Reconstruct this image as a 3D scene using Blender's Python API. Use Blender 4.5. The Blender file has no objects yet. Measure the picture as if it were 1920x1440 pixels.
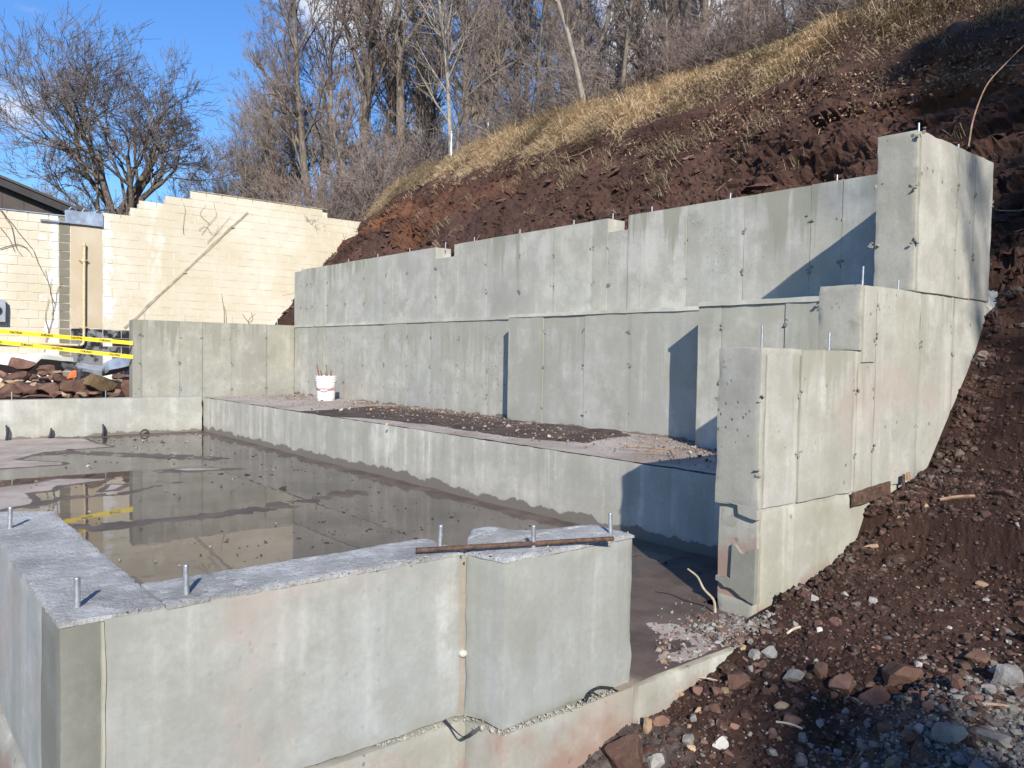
import bpy, math, random
import numpy as np
from mathutils import Matrix, Vector
rad = math.radians
scene = bpy.context.scene
C = scene.collection

# ------------------------------------------------------------------ camera
YAW, PITCH, ROLL, FPX, EYE = rad(39.765), rad(-2.081), rad(0.948), 1485.0, 1.31
def _axes():
    f = np.array([math.sin(YAW)*math.cos(PITCH), math.cos(YAW)*math.cos(PITCH), math.sin(PITCH)])
    r = np.array([math.cos(YAW), -math.sin(YAW), 0.0]); u = np.cross(r, f)
    return r*math.cos(ROLL)+u*math.sin(ROLL), -r*math.sin(ROLL)+u*math.cos(ROLL), f
AX = _axes()
cam_d = bpy.data.cameras.new('camera'); cam = bpy.data.objects.new('camera', cam_d); C.objects.link(cam)
cam_d.sensor_width = 36; cam_d.lens = FPX/1920*36; cam_d.clip_start = 0.05; cam_d.clip_end = 3000
m = Matrix.Identity(4)
for i in range(3):
    m[i][0] = AX[0][i]; m[i][1] = AX[1][i]; m[i][2] = -AX[2][i]
m[2][3] = EYE
cam.matrix_world = m
scene.camera = cam

# ------------------------------------------------------------------ sky, sun, exposure
SUN_EL, SUN_AZ = rad(28.3), rad(211.5)
world = bpy.data.worlds.new('World'); scene.world = world; world.use_nodes = True
wt = world.node_tree; wt.nodes.clear()
def wn(t, **k):
    n = wt.nodes.new(t)
    for a, v in k.items(): setattr(n, a, v)
    return n
def dir_px(x, y):
    d = AX[0]*(x-960)/FPX - AX[1]*(y-720)/FPX + AX[2]
    return d/np.linalg.norm(d)
wo = wn('ShaderNodeOutputWorld'); bg = wn('ShaderNodeBackground'); sky = wn('ShaderNodeTexSky')
sky.sky_type = 'NISHITA'; sky.sun_disc = False; sky.sun_elevation = SUN_EL; sky.sun_rotation = SUN_AZ
sky.air_density = 1.25; sky.dust_density = 0.3; sky.ozone_density = 2.6
bg.inputs['Strength'].default_value = 0.11
tc = wn('ShaderNodeTexCoord'); nz = wn('ShaderNodeTexNoise')
mp = wn('ShaderNodeMapping'); mp.inputs['Scale'].default_value = (1, 1, 2.6)
wt.links.new(tc.outputs['Generated'], mp.inputs['Vector']); wt.links.new(mp.outputs['Vector'], nz.inputs['Vector'])
nz.inputs['Scale'].default_value = 6.5; nz.inputs['Detail'].default_value = 9; nz.inputs['Roughness'].default_value = 0.58
acc = None
# cloud banks: (direction, angular size, weight)
for (px, py, size, wgt) in ((650, -10, .085, .62), (20, 210, .06, .36), (1340, 30, .17, .55), (1120, 190, .10, .36), (-700, 60, .3, .35), (2600, -200, .35, .45)):
    d = dir_px(px, py)
    dt = wn('ShaderNodeVectorMath', operation='DISTANCE'); dt.inputs[1].default_value = tuple(d)
    nrm = wn('ShaderNodeVectorMath', operation='NORMALIZE'); wt.links.new(tc.outputs['Generated'], nrm.inputs[0])
    wt.links.new(nrm.outputs[0], dt.inputs[0])
    mr = wn('ShaderNodeMapRange', interpolation_type='SMOOTHSTEP'); wt.links.new(dt.outputs['Value'], mr.inputs['Value'])
    mr.inputs['From Min'].default_value = 0; mr.inputs['From Max'].default_value = size*1.7
    mr.inputs['To Min'].default_value = wgt; mr.inputs['To Max'].default_value = 0
    if acc is None: acc = mr.outputs['Result']
    else:
        mx = wn('ShaderNodeMath', operation='MAXIMUM'); wt.links.new(acc, mx.inputs[0]); wt.links.new(mr.outputs['Result'], mx.inputs[1]); acc = mx.outputs[0]
ad = wn('ShaderNodeMath', operation='ADD'); wt.links.new(acc, ad.inputs[0]); wt.links.new(nz.outputs['Fac'], ad.inputs[1])
cr = wn('ShaderNodeMapRange', interpolation_type='SMOOTHSTEP'); wt.links.new(ad.outputs[0], cr.inputs['Value'])
cr.inputs['From Min'].default_value = 0.74; cr.inputs['From Max'].default_value = 1.08
cr.inputs['To Min'].default_value = 0.0; cr.inputs['To Max'].default_value = 0.92
mixc = wn('ShaderNodeMix', data_type='RGBA'); wt.links.new(cr.outputs['Result'], mixc.inputs['Factor'])
tint = wn('ShaderNodeMix', data_type='RGBA', blend_type='MULTIPLY'); tint.inputs['Factor'].default_value = 1.0
tint.inputs['B'].default_value = (0.50, 0.79, 1.22, 1)
wt.links.new(sky.outputs[0], tint.inputs['A']); wt.links.new(tint.outputs['Result'], mixc.inputs['A'])
mixc.inputs['B'].default_value = (6.3, 6.5, 6.9, 1)
wt.links.new(mixc.outputs['Result'], bg.inputs['Color']); wt.links.new(bg.outputs[0], wo.inputs['Surface'])

sd = bpy.data.lights.new('sun', 'SUN'); sun = bpy.data.objects.new('sun', sd); C.objects.link(sun)
sd.energy = 4.7; sd.angle = rad(0.53); sd.color = (1.0, 0.935, 0.84)
to_sun = Vector((math.sin(SUN_AZ)*math.cos(SUN_EL), math.cos(SUN_AZ)*math.cos(SUN_EL), math.sin(SUN_EL)))
sun.rotation_euler = to_sun.to_track_quat('Z', 'Y').to_euler()
sun.location = (-10, -18, 14)
scene.view_settings.view_transform = 'Standard'; scene.view_settings.look = 'None'
scene.view_settings.exposure = 0.40; scene.view_settings.gamma = 1.0; scene.view_settings.use_curve_mapping = False
scene.cycles.max_bounces = 6; scene.cycles.transparent_max_bounces = 12

# ------------------------------------------------------------------ maths helpers
rng = np.random.default_rng(11)
random.seed(5)
CAM = np.array([0, 0, EYE])
def ray(x, y): return AX[0]*(x-960)/FPX - AX[1]*(y-720)/FPX + AX[2]
def on(ax, v, x, y):                      # point of the plane axis=v seen at (x, y) of the photograph
    d = ray(x, y); return CAM + d*((v-CAM[ax])/d[ax])
def _h(ix, iy, iz, s):
    h = (ix.astype(np.int64)*374761393 + iy.astype(np.int64)*668265263 + iz.astype(np.int64)*2147483647*3 + s*974711) & 0xffffffff
    h = ((h ^ (h >> 13))*1274126177) & 0xffffffff
    h = ((h ^ (h >> 16))*2246822519) & 0xffffffff
    return ((h ^ (h >> 15)) & 0xffffff)/float(0xffffff)*2-1
def vn(p, s=0):
    p = np.asarray(p, float); i = np.floor(p).astype(np.int64); f = p-i; f = f*f*(3-2*f)
    x, y, z = i[:, 0], i[:, 1], i[:, 2]; fx, fy, fz = f[:, 0], f[:, 1], f[:, 2]; o = 0
    for dx in (0, 1):
        for dy in (0, 1):
            for dz in (0, 1):
                w = (fx if dx else 1-fx)*(fy if dy else 1-fy)*(fz if dz else 1-fz)
                o = o + w*_h(x+dx, y+dy, z+dz, s)
    return o
def fbm(p, oc=4, s=0, g=.5):
    p = np.asarray(p, float); o = np.zeros(len(p)); a = 1.0; t = 0
    for k in range(oc):
        o += a*vn(p*(2.03**k)+k*17.3, s+k); t += a; a *= g
    return o/t
def sstep(a, b, x):
    t = np.clip((x-a)/(b-a), 0, 1); return t*t*(3-2*t)

# ------------------------------------------------------------------ object helpers
def mesh_of(name, v, f, mat=None, smooth=False, sharp=None):
    me = bpy.data.meshes.new(name)
    v = np.asarray(v, dtype=np.float32)
    if isinstance(f, np.ndarray):
        n, k = f.shape
        me.vertices.add(len(v)); me.vertices.foreach_set('co', v.ravel())
        me.loops.add(n*k); me.loops.foreach_set('vertex_index', f.astype(np.int32).ravel())
        me.polygons.add(n); me.polygons.foreach_set('loop_start', np.arange(0, n*k, k, dtype=np.int32))
        me.update(calc_edges=True)
    else:
        me.from_pydata([tuple(map(float, q)) for q in v], [], f)
        me.update()
    me.polygons.foreach_set('use_smooth', np.full(len(me.polygons), bool(smooth)))
    if smooth:
        if sharp: me.set_sharp_from_angle(angle=rad(sharp))
    if mat: me.materials.append(mat)
    return me
def obj(name, me, parent=None, loc=None):
    o = bpy.data.objects.new(name, me); C.objects.link(o)
    if loc is not None: o.location = loc
    if parent is not None:
        o.parent = parent
        if loc is None: o.location = tuple(-Vector(parent.location))
    return o
def thing(name, label, cat, loc=(0, 0, 0), group=None):
    o = bpy.data.objects.new(name, None); C.objects.link(o); o.location = loc; o.empty_display_size = .2
    o['label'] = label; o['category'] = cat; o['kind'] = 'thing'
    if group: o['group'] = group
    return o
def tag(o, label, cat, group=None):
    o['label'] = label; o['category'] = cat; o['kind'] = 'thing'
    if group: o['group'] = group
    return o
def struct(o): o['kind'] = 'structure'; return o
def stuff(o): o['kind'] = 'stuff'; return o
def attr(me, name, vals):
    a = me.attributes.new(name, 'FLOAT', 'POINT'); a.data.foreach_set('value', np.asarray(vals, np.float32))
def cattr(me, name, cols):
    a = me.attributes.new(name, 'FLOAT_COLOR', 'POINT')
    c = np.ones((len(cols), 4), np.float32); c[:, :3] = cols; a.data.foreach_set('color', c.ravel())

def rough_hexa(bot, top, res=.06, amp=.0015, chip=.006, seed=0, amp_top=None):
    """eight corners (bottom 4, top 4, same turn) -> box with worn edges and faintly uneven faces"""
    bot = np.array(bot, float); top = np.array(top, float)
    L = [np.linalg.norm(bot[1]-bot[0]), np.linalg.norm(bot[3]-bot[0]), np.linalg.norm(top[0]-bot[0])]
    n = [max(1, int(math.ceil(l/res))) for l in L]
    vs, fs, off = [], [], 0
    def pos(u, v, w):
        b = (1-u)[:, None]*(1-v)[:, None]*bot[0]+u[:, None]*(1-v)[:, None]*bot[1]+u[:, None]*v[:, None]*bot[2]+(1-u)[:, None]*v[:, None]*bot[3]
        t = (1-u)[:, None]*(1-v)[:, None]*top[0]+u[:, None]*(1-v)[:, None]*top[1]+u[:, None]*v[:, None]*top[2]+(1-u)[:, None]*v[:, None]*top[3]
        return b*(1-w)[:, None]+t*w[:, None]
    P, F = [], []
    for ax in range(3):
        for side in (0, 1):
            a, b = [k for k in range(3) if k != ax]
            ga, gb = np.meshgrid(np.arange(n[a]+1), np.arange(n[b]+1), indexing='ij')
            idx = np.zeros((ga.size, 3), int); idx[:, a] = ga.ravel(); idx[:, b] = gb.ravel(); idx[:, ax] = n[ax]*side
            i = np.arange(ga.size).reshape(ga.shape)
            q = np.stack([i[:-1, :-1].ravel(), i[1:, :-1].ravel(), i[1:, 1:].ravel(), i[:-1, 1:].ravel()], 1)
            if (side == 0) != (ax == 1): q = q[:, ::-1]
            P.append(idx); F.append(q+off); off += len(idx)
    P = np.concatenate(P); F = np.concatenate(F)
    key = (P[:, 0]*(n[1]+1)+P[:, 1])*(n[2]+1)+P[:, 2]
    _, first, inv = np.unique(key, return_index=True, return_inverse=True)
    P = P[first]; F = inv.ravel()[F]
    uvw = P/np.array(n)
    X = pos(uvw[:, 0], uvw[:, 1], uvw[:, 2])
    cen = (bot.mean(0)+top.mean(0))/2
    # inward pull on edges
    onf = [(P[:, k] == 0).astype(int)-(P[:, k] == n[k]).astype(int) for k in range(3)]
    cnt = sum(abs(o) for o in onf)
    ex = [(bot[1]-bot[0])/max(L[0], 1e-6), (bot[3]-bot[0])/max(L[1], 1e-6), (top[0]-bot[0])/max(L[2], 1e-6)]
    e = cnt >= 2
    nn = np.clip(.45+.9*fbm(X*9+seed, 3, seed), .08, 1.6)*chip
    mv = np.zeros_like(X)
    for k in range(3): mv += (onf[k]*e*nn)[:, None]*ex[k]
    A = np.full(len(X), amp)
    if amp_top is not None: A[(P[:, 2] == n[2])] = amp_top
    for k in range(3):
        mv[:, k] += A*(fbm(X*3.1+k*31+seed, 2, seed+k)+.6*fbm(X*17+k*13, 2, seed+7+k))
    return X+mv, F
def box(name, x0, x1, y0, y1, z0, z1, mat, parent=None, res=.06, amp=.0015, chip=.006, seed=0, amp_top=None, label=None):
    v, f = rough_hexa([(x0, y0, z0), (x1, y0, z0), (x1, y1, z0), (x0, y1, z0)], [(x0, y0, z1), (x1, y0, z1), (x1, y1, z1), (x0, y1, z1)], res, amp, chip, seed, amp_top)
    o = obj(name, mesh_of(name, v, f, mat, True, 35), parent)
    if label: o['label'] = label
    return o
def tubes(P, R, S=6, caps=False):
    """P (M,K,3) polylines, R (M,K) radii -> verts, faces"""
    P = np.asarray(P, float); R = np.asarray(R, float); M, K, _ = P.shape
    T = np.gradient(P, axis=1); T /= np.linalg.norm(T, axis=2, keepdims=True)+1e-9
    ref = np.where(np.abs(T[:, :1, 2:3]) > .8, np.array([1., 0, 0]), np.array([0, 0, 1.]))
    U = np.cross(T, np.broadcast_to(ref, T.shape)); U /= np.linalg.norm(U, axis=2, keepdims=True)+1e-9
    W = np.cross(T, U)
    a = np.arange(S)/S*2*math.pi
    V = P[:, :, None, :]+R[:, :, None, None]*(np.cos(a)[None, None, :, None]*U[:, :, None, :]+np.sin(a)[None, None, :, None]*W[:, :, None, :])
    i = np.arange(M*K*S).reshape(M, K, S)
    j = np.roll(i, -1, axis=2)
    F = np.stack([i[:, :-1], i[:, 1:], j[:, 1:], j[:, :-1]], -1).reshape(-1, 4)
    return V.reshape(-1, 3), F
def tube_obj(name, pts, r, mat, parent=None, S=8, rr=None, cap=True):
    pts = np.array(pts, float); R = np.full(len(pts), r) if rr is None else np.array(rr, float)
    if cap:
        d0 = pts[0]-pts[1]; d1 = pts[-1]-pts[-2]
        pts = np.vstack([pts[0]+d0*1e-4, pts, pts[-1]+d1*1e-4]); R = np.concatenate([[1e-4], R, [1e-4]])
    v, f = tubes(pts[None], R[None], S)
    return obj(name, mesh_of(name, v, f, mat, True, 50), parent)
def spline(pts, n=10):
    pts = np.array(pts, float); t = np.linspace(0, len(pts)-1, n); i = np.clip(t.astype(int), 0, len(pts)-2); f = (t-i)[:, None]
    p = np.vstack([2*pts[0]-pts[1], pts, 2*pts[-1]-pts[-2]]); a, b, c, d = p[i], p[i+1], p[i+2], p[i+3]
    return .5*(2*b+(c-a)*f+(2*a-5*b+4*c-d)*f**2+(3*b-a-3*c+d)*f**3)
def copy_tree(o, parent=None):
    c = o.copy(); C.objects.link(c)
    if parent is not None: c.parent = parent
    for ch in list(o.children): copy_tree(ch, c)
    return c

# ------------------------------------------------------------------ materials
class NT:
    def __init__(s, name):
        s.m = bpy.data.materials.new(name); s.m.use_nodes = True; s.t = s.m.node_tree; s.t.nodes.clear()
        s.out = s.n('ShaderNodeOutputMaterial'); s.b = s.n('ShaderNodeBsdfPrincipled'); s.l(s.b.outputs[0], s.out.inputs['Surface'])
        s.b.inputs['Roughness'].default_value = .85; s.b.inputs['Specular IOR Level'].default_value = .3
        s._pos = None
    def n(s, t, **k):
        q = s.t.nodes.new(t)
        for a, v in k.items(): setattr(q, a, v)
        return q
    def l(s, a, b): s.t.links.new(a, b)
    def pos(s, sc=(1, 1, 1), obj_space=False):
        if obj_space:
            src = s.n('ShaderNodeTexCoord').outputs['Object']
        else:
            src = s.n('ShaderNodeNewGeometry').outputs['Position']
        mp = s.n('ShaderNodeMapping'); mp.inputs['Scale'].default_value = sc; s.l(src, mp.inputs['Vector']); return mp.outputs['Vector']
    def noise(s, scale, detail=4, rough=.5, vec=None, sc=(1, 1, 1), obj_space=False):
        q = s.n('ShaderNodeTexNoise'); q.inputs['Scale'].default_value = scale; q.inputs['Detail'].default_value = detail; q.inputs['Roughness'].default_value = rough
        s.l(vec if vec is not None else s.pos(sc, obj_space), q.inputs['Vector']); return q.outputs['Fac']
    def rng(s, v, a, b, lo=0., hi=1., smooth=True):
        q = s.n('ShaderNodeMapRange', interpolation_type='SMOOTHSTEP' if smooth else 'LINEAR')
        s.l(v, q.inputs['Value']); q.inputs['From Min'].default_value = a; q.inputs['From Max'].default_value = b
        q.inputs['To Min'].default_value = lo; q.inputs['To Max'].default_value = hi; return q.outputs['Result']
    def math(s, op, a, b=None):
        q = s.n('ShaderNodeMath', operation=op)
        for i, x in enumerate((a, b)):
            if x is None: continue
            if isinstance(x, (int, float)): q.inputs[i].default_value = x
            else: s.l(x, q.inputs[i])
        return q.outputs[0]
    def mix(s, f, a, b, mode='MIX'):
        q = s.n('ShaderNodeMix', data_type='RGBA', blend_type=mode)
        if isinstance(f, (int, float)): q.inputs['Factor'].default_value = f
        else: s.l(f, q.inputs['Factor'])
        for k, x in (('A', a), ('B', b)):
            if isinstance(x, tuple): q.inputs[k].default_value = (*x[:3], 1)
            else: s.l(x, q.inputs[k])
        return q.outputs['Result']
    def attr(s, name):
        q = s.n('ShaderNodeAttribute', attribute_name=name); return q
    def rand(s): return s.n('ShaderNodeObjectInfo').outputs['Random']
    def z(s):
        q = s.n('ShaderNodeSeparateXYZ'); s.l(s.n('ShaderNodeNewGeometry').outputs['Position'], q.inputs[0]); return q.outputs
    def bump(s, h, strength=.4, dist=.01):
        q = s.n('ShaderNodeBump'); q.inputs['Strength'].default_value = strength; q.inputs['Distance'].default_value = dist
        s.l(h, q.inputs['Height']); s.l(q.outputs[0], s.b.inputs['Normal'])
    def col(s, c):
        if isinstance(c, tuple): s.b.inputs['Base Color'].default_value = (*c[:3], 1)
        else: s.l(c, s.b.inputs['Base Color'])
    def rough(s, r):
        if isinstance(r, (int, float)): s.b.inputs['Roughness'].default_value = r
        else: s.l(r, s.b.inputs['Roughness'])

def concrete(name, base=(.40, .41, .375), var=.16, wet=None, band=None, streak=.25, pink=None, stain=.5, damp=.35, pits=.6, soil=None, tint=.10, drip=0, seam=None):
    k = NT(name)
    b = np.array(base)*np.array([1.02, 1.0, .955])
    c = k.mix(k.rng(k.noise(1.1, 6, .6), .3, .7), tuple(b*(1-var)), tuple(b*(1+var*.6)))
    # cooler / greener patches per poured panel
    r = k.rand()
    c = k.mix(k.rng(r, 0, 1, 0, .55, False), c, k.mix(k.rng(k.noise(.7, 3), .35, .65), tuple(b*np.array([.93, .99, 1.08])), tuple(b*np.array([.98, 1.0, .86]))))
    c = k.mix(1.0, c, k.mix(k.rng(k.math('FRACT', k.math('MULTIPLY', r, 7.31)), 0, 1, 0, 1, False), (1-tint,)*3, (1+tint*.7,)*3), 'MULTIPLY')
    # vertical run marks
    st = k.noise(1, 5, .6, sc=(7, 7, .55))
    c = k.mix(k.rng(st, .52, .72, 0, streak), c, tuple(np.minimum(b*1.55, .75)))
    c = k.mix(k.rng(st, .48, .30, 0, streak*.9), c, tuple(b*.68))
    # blotches, damp stains
    cl = k.noise(4.2, 8, .68)
    c = k.mix(k.rng(cl, .42, .62, .0, .62), c, tuple(b*np.array([.76, .765, .71])))
    c = k.mix(k.rng(cl, .44, .30, 0, .45), c, tuple(np.minimum(b*1.28, .72)))
    bl = k.noise(2.3, 7, .62)
    c = k.mix(k.rng(bl, .58, .66, 0, stain), c, tuple(b*np.array([.66, .68, .62])))
    bl2 = k.noise(6.5, 6, .7, sc=(1, 1, .6))
    c = k.mix(k.rng(bl2, .60, .74, 0, damp), c, tuple(b*np.array([.60, .62, .58])))
    c = k.mix(k.rng(k.noise(3.7, 6, .65), .62, .8, 0, .45), c, tuple(np.minimum(b*1.45, .72)))
    fine = k.noise(55, 4, .6); mid = k.noise(14, 5, .6)
    c = k.mix(k.rng(fine, .3, .7, 0, .2), c, tuple(b*.6))
    # bug holes
    vo = k.n('ShaderNodeTexVoronoi'); vo.inputs['Scale'].default_value = 13; k.l(k.pos(), vo.inputs['Vector'])
    sep = k.n('ShaderNodeSeparateColor'); k.l(vo.outputs['Color'], sep.inputs[0])
    hole = k.math('MULTIPLY', k.rng(vo.outputs['Distance'], .20, .12), k.math('MULTIPLY', k.rng(sep.outputs[0], .70, .74), k.rng(k.noise(1.7, 3), .46, .56)))
    vo2 = k.n('ShaderNodeTexVoronoi'); vo2.inputs['Scale'].default_value = 34; k.l(k.pos(sc=(1, 1, .8)), vo2.inputs['Vector'])
    sep2 = k.n('ShaderNodeSeparateColor'); k.l(vo2.outputs['Color'], sep2.inputs[0])
    hole2 = k.math('MULTIPLY', k.rng(vo2.outputs['Distance'], .26, .16), k.math('MULTIPLY', k.rng(sep2.outputs[0], .80, .84), k.rng(k.noise(1.3, 4), .45, .6)))
    hole = k.math('MULTIPLY', k.math('MAXIMUM', hole, hole2), pits)
    c = k.mix(hole, c, tuple(b*.35))
    if drip:
        gz_ = k.n('ShaderNodeSeparateXYZ'); k.l(k.n('ShaderNodeTexCoord').outputs['Generated'], gz_.inputs[0])
        dn = k.noise(1, 5, .65, sc=(5, 5, .35)); e = k.math('ADD', gz_.outputs[2], k.rng(dn, .3, .7, -.55, .55, False))
        on_ = k.rng(k.math('FRACT', k.math('MULTIPLY', r, 3.77)), .42, .6)
        c = k.mix(k.math('MULTIPLY', k.rng(e, .80, 1.05, 0, drip), on_), c, tuple(b*np.array([.62, .64, .55])))
    if seam is not None:
        g3 = k.n('ShaderNodeSeparateXYZ'); k.l(k.n('ShaderNodeTexCoord').outputs['Generated'], g3.inputs[0])
        e = k.math('ABSOLUTE', k.math('SUBTRACT', g3.outputs[seam], .5))
        e = k.math('ADD', e, k.rng(k.noise(1, 6, .65, sc=(8, 8, .8)), .3, .7, -.10, .05, False))
        c = k.mix(k.rng(e, .43, .50, 0, .40), c, tuple(b*np.array([.62, .62, .55])))
    if pink: c = k.mix(k.rng(k.noise(1.6, 5, .6), .52, .72, 0, pink), c, (.44, .33, .29))
    zz = k.z()[2]
    if band is not None:
        e = k.math('ADD', zz, k.rng(k.noise(5, 5), .3, .7, -.05, .05, False))
        c = k.mix(k.rng(e, band-.012, band+.012, 0, .42), c, tuple(b*np.array([.78, .8, .74])))
    rgh = k.rng(bl, .3, .7, .92, .78)
    if wet is not None:
        e = k.math('ADD', zz, k.rng(k.noise(1, 7, .6, sc=(3.4, 3.4, 2)), .3, .7, -.05, .05, False))
        wf = k.rng(e, wet+.008, wet-.008)
        c = k.mix(k.rng(e, wet+.10, wet, 0, .35), c, tuple(b*.72)); c = k.mix(wf, c, (.175, .158, .135)); rgh = k.mix(wf, rgh, (.45, .45, .45))
    if soil is not None:
        e = k.math('ADD', zz, k.rng(k.noise(4, 6, .65), .3, .7, -.16, .16, False))
        c = k.mix(k.rng(e, soil+.12, soil-.10, 0, .8), c, (.30, .19, .145))
    k.col(c); k.rough(rgh)
    h = k.math('ADD', k.math('MULTIPLY', mid, .5), k.math('MULTIPLY', fine, .25))
    h = k.math('SUBTRACT', h, k.math('MULTIPLY', hole, 1.2))
    k.bump(h, .35, .008)
    return k.m
M = {}
M['wall'] = concrete('concrete_wall', base=(.455, .448, .415), drip=.8, var=.22, streak=.35, seam=1)
M['wall_low'] = concrete('concrete_lower_wall', base=(.455, .448, .412), var=.2, streak=.35, seam=1, drip=.45, wet=.575, band=1.615)
M['short'] = concrete('concrete_cross_wall', base=(.345, .34, .31), drip=.7, var=.2, seam=0)
M['wing'] = concrete('concrete_wing_wall', drip=.6, seam=0, base=(.435, .43, .395), pink=.35, soil=.35, streak=.4, pits=.8)
M['wing_end'] = concrete('concrete_wing_end', base=(.37, .36, .325), pits=1.0, stain=.85, damp=.6)
M['wing_foot'] = concrete('concrete_wing_footing', base=(.43, .42, .365), soil=.08, streak=.6, wet=-.02)
M['front'] = concrete('concrete_front_wall', base=(.365, .375, .372), var=.16, pink=.55, stain=.3, damp=.22, pits=.16, streak=.5, tint=.03)
M['pilaster'] = concrete('concrete_pilaster', base=(.36, .37, .362), var=.18, stain=.45, damp=.3, pits=.15, streak=.55, tint=.03)
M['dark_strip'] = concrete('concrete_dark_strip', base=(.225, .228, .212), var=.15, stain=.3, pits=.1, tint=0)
M['foot'] = concrete('concrete_footing', base=(.375, .37, .34), var=.22, soil=-.17, pink=.4, streak=.6, stain=.4, tint=.02)
M['ledge'] = concrete('concrete_ledge', base=(.45, .44, .40), var=.18, wet=.075, streak=.75, stain=.25, damp=.2, pits=.25, tint=0)
M['low'] = concrete('concrete_pit_wall', base=(.40, .40, .378), wet=.03, streak=.45, pink=.5, stain=.25, damp=.2, pits=.2)
M['mortar_patch'] = concrete('mortar_patch', base=(.27, .27, .24), var=.08, stain=.1, pits=.3, streak=.05, tint=0)
M['tie'] = concrete('tie_mark_mortar', base=(.27, .265, .235), var=.6, stain=.6, pits=.5, streak=0)
M['crumb'] = concrete('crumbly_mortar', base=(.44, .43, .385), var=.3, stain=.5, pits=.2, streak=0)
M['crust'] = concrete('concrete_crust', base=(.55, .54, .49), var=.2, stain=.3, pits=.1, streak=0)
M['red_strip'] = concrete('stained_strip', base=(.34, .30, .265), var=.35, stain=.4, pits=.1, streak=.5, tint=0)

# rough trowelled wall top
k = NT('concrete_top')
c = k.mix(k.rng(k.noise(2.2, 7, .65), .35, .65), (.36, .36, .35), (.56, .56, .545))
c = k.mix(k.rng(k.noise(9, 7, .72), .50, .64, 0, .7), c, (.70, .70, .69))
c = k.mix(k.rng(k.noise(6, 6, .7), .62, .72, 0, .5), c, (.20, .19, .17))
c = k.mix(k.rng(k.noise(2.1, 4, .6), .63, .75, 0, .6), c, (.42, .28, .23))
k.col(c); k.rough(.95)
c = k.mix(k.rng(k.noise(45, 5, .7), .55, .72, 0, .55), c, (.24, .235, .22)); k.col(c)
k.bump(k.math('ADD', k.noise(14, 8, .78), k.math('MULTIPLY', k.noise(70, 4, .7), .6)), 1.0, .022); M['top'] = k.m

def plain(name, c, rough=.6, metal=0., var=.15, scale=20, bump=0, spec=.4, obj_space=False):
    k = NT(name); c = np.array(c)
    k.col(k.mix(k.rng(k.noise(scale, 5, .6, obj_space=obj_space), .3, .7), tuple(c*(1-var)), tuple(np.minimum(c*(1+var), 1))))
    k.rough(rough); k.b.inputs['Metallic'].default_value = metal; k.b.inputs['Specular IOR Level'].default_value = spec
    if bump: k.bump(k.noise(scale*2, 5, .6, obj_space=obj_space), bump, .01)
    return k.m
M['galv'] = plain('galvanised_steel', (.52, .54, .56), .42, .75, .2, 60)
M['rust'] = plain('rusty_steel', (.115, .068, .048), .8, .2, .45, 40, .5)
M['black'] = plain('black_strap', (.03, .028, .03), .6, 0, .4, 60)
M['white_plastic'] = plain('white_plastic', (.80, .80, .78), .35, 0, .05, 6)
M['wood'] = plain('weathered_wood', (.27, .175, .115), .8, 0, .35, 30, .3)
M['stake'] = plain('stake_wood', (.22, .11, .07), .8, 0, .35, 60)
M['pale_stick'] = plain('pale_stick', (.46, .39, .29), .6, 0, .2, 40)
M['pink_band'] = plain('faded_pink_print', (.66, .33, .33), .5, 0, .2, 20)
M['pipe'] = plain('cream_pipe_paint', (.62, .50, .30), .5, 0, .15, 15)
M['tape'] = plain('yellow_tape', (.83, .62, .035), .4, 0, .08, 8)
M['ink'] = plain('black_ink', (.02, .018, .015), .5, 0, .1, 10)
M['meter'] = plain('grey_enamel', (.36, .39, .42), .45, .1, .1, 8)
M['dark_metal'] = plain('dark_metal', (.09, .095, .10), .5, .3, .2, 10)
M['flash'] = plain('bent_sheet_metal', (.50, .55, .60), .38, .7, .25, 5, .2)
M['siding'] = plain('brown_siding', (.085, .07, .062), .75, 0, .15, 3)
M['fascia'] = plain('dark_fascia', (.045, .04, .04), .7, 0, .15, 5)
M['orange'] = plain('orange_plastic', (.85, .17, .05), .5, 0, .1, 8)
M['sheet'] = plain('white_sheeting', (.74, .73, .71), .55, 0, .1, 4)
M['vine'] = plain('dead_vine', (.17, .13, .095), .9, 0, .3, 30)

# painted blocks
def paint(name, base, white=.5, bandx=None, bw=.1):
    k = NT(name); b = np.array(base)
    c = k.mix(k.rng(k.noise(.55, 5, .6), .35, .62), tuple(b*np.array([.84, .80, .72])), tuple(b))
    c = k.mix(k.rng(k.noise(2.6, 7, .68), .48, .66, 0, .55), c, tuple(b*np.array([.86, .84, .80])))
    c = k.mix(k.rng(k.rand(), 0, 1, 0, .35, False), c, tuple(b*np.array([.90, .86, .80])))
    c = k.mix(k.rng(k.noise(1.3, 6, .65, sc=(1, 1, .5)), .56, .68, 0, white), c, tuple(np.minimum(b*np.array([1.08, 1.1, 1.18]), .86)))
    c = k.mix(k.rng(k.noise(1, 6, .7, sc=(5, 5, .6)), .60, .75, 0, .35), c, tuple(b*np.array([.74, .69, .60])))
    c = k.mix(k.rng(k.noise(7, 6, .7), .66, .74, 0, .5), c, tuple(b*.62))
    if bandx is not None:
        dx = k.math('ABSOLUTE', k.math('SUBTRACT', k.z()[0], bandx))
        e = k.math('ADD', dx, k.rng(k.noise(2.2, 6, .65),   .3, .7, -.26, .26, False))
        c = k.mix(k.rng(e, bw, bw-.08, 0, .95), c, (.74, .73, .71))
    k.col(c); k.rough(.8); k.bump(k.noise(35, 5, .6), .3, .01); return k.m
M['cream'] = paint('cream_block_paint', (.66, .615, .50), .7, 4.72, .12)
M['cream_left'] = paint('cream_block_paint_left', (.68, .635, .525), .5, 3.62, .16)
M['white_paint'] = paint('white_block_paint', (.80, .79, .76))
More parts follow.
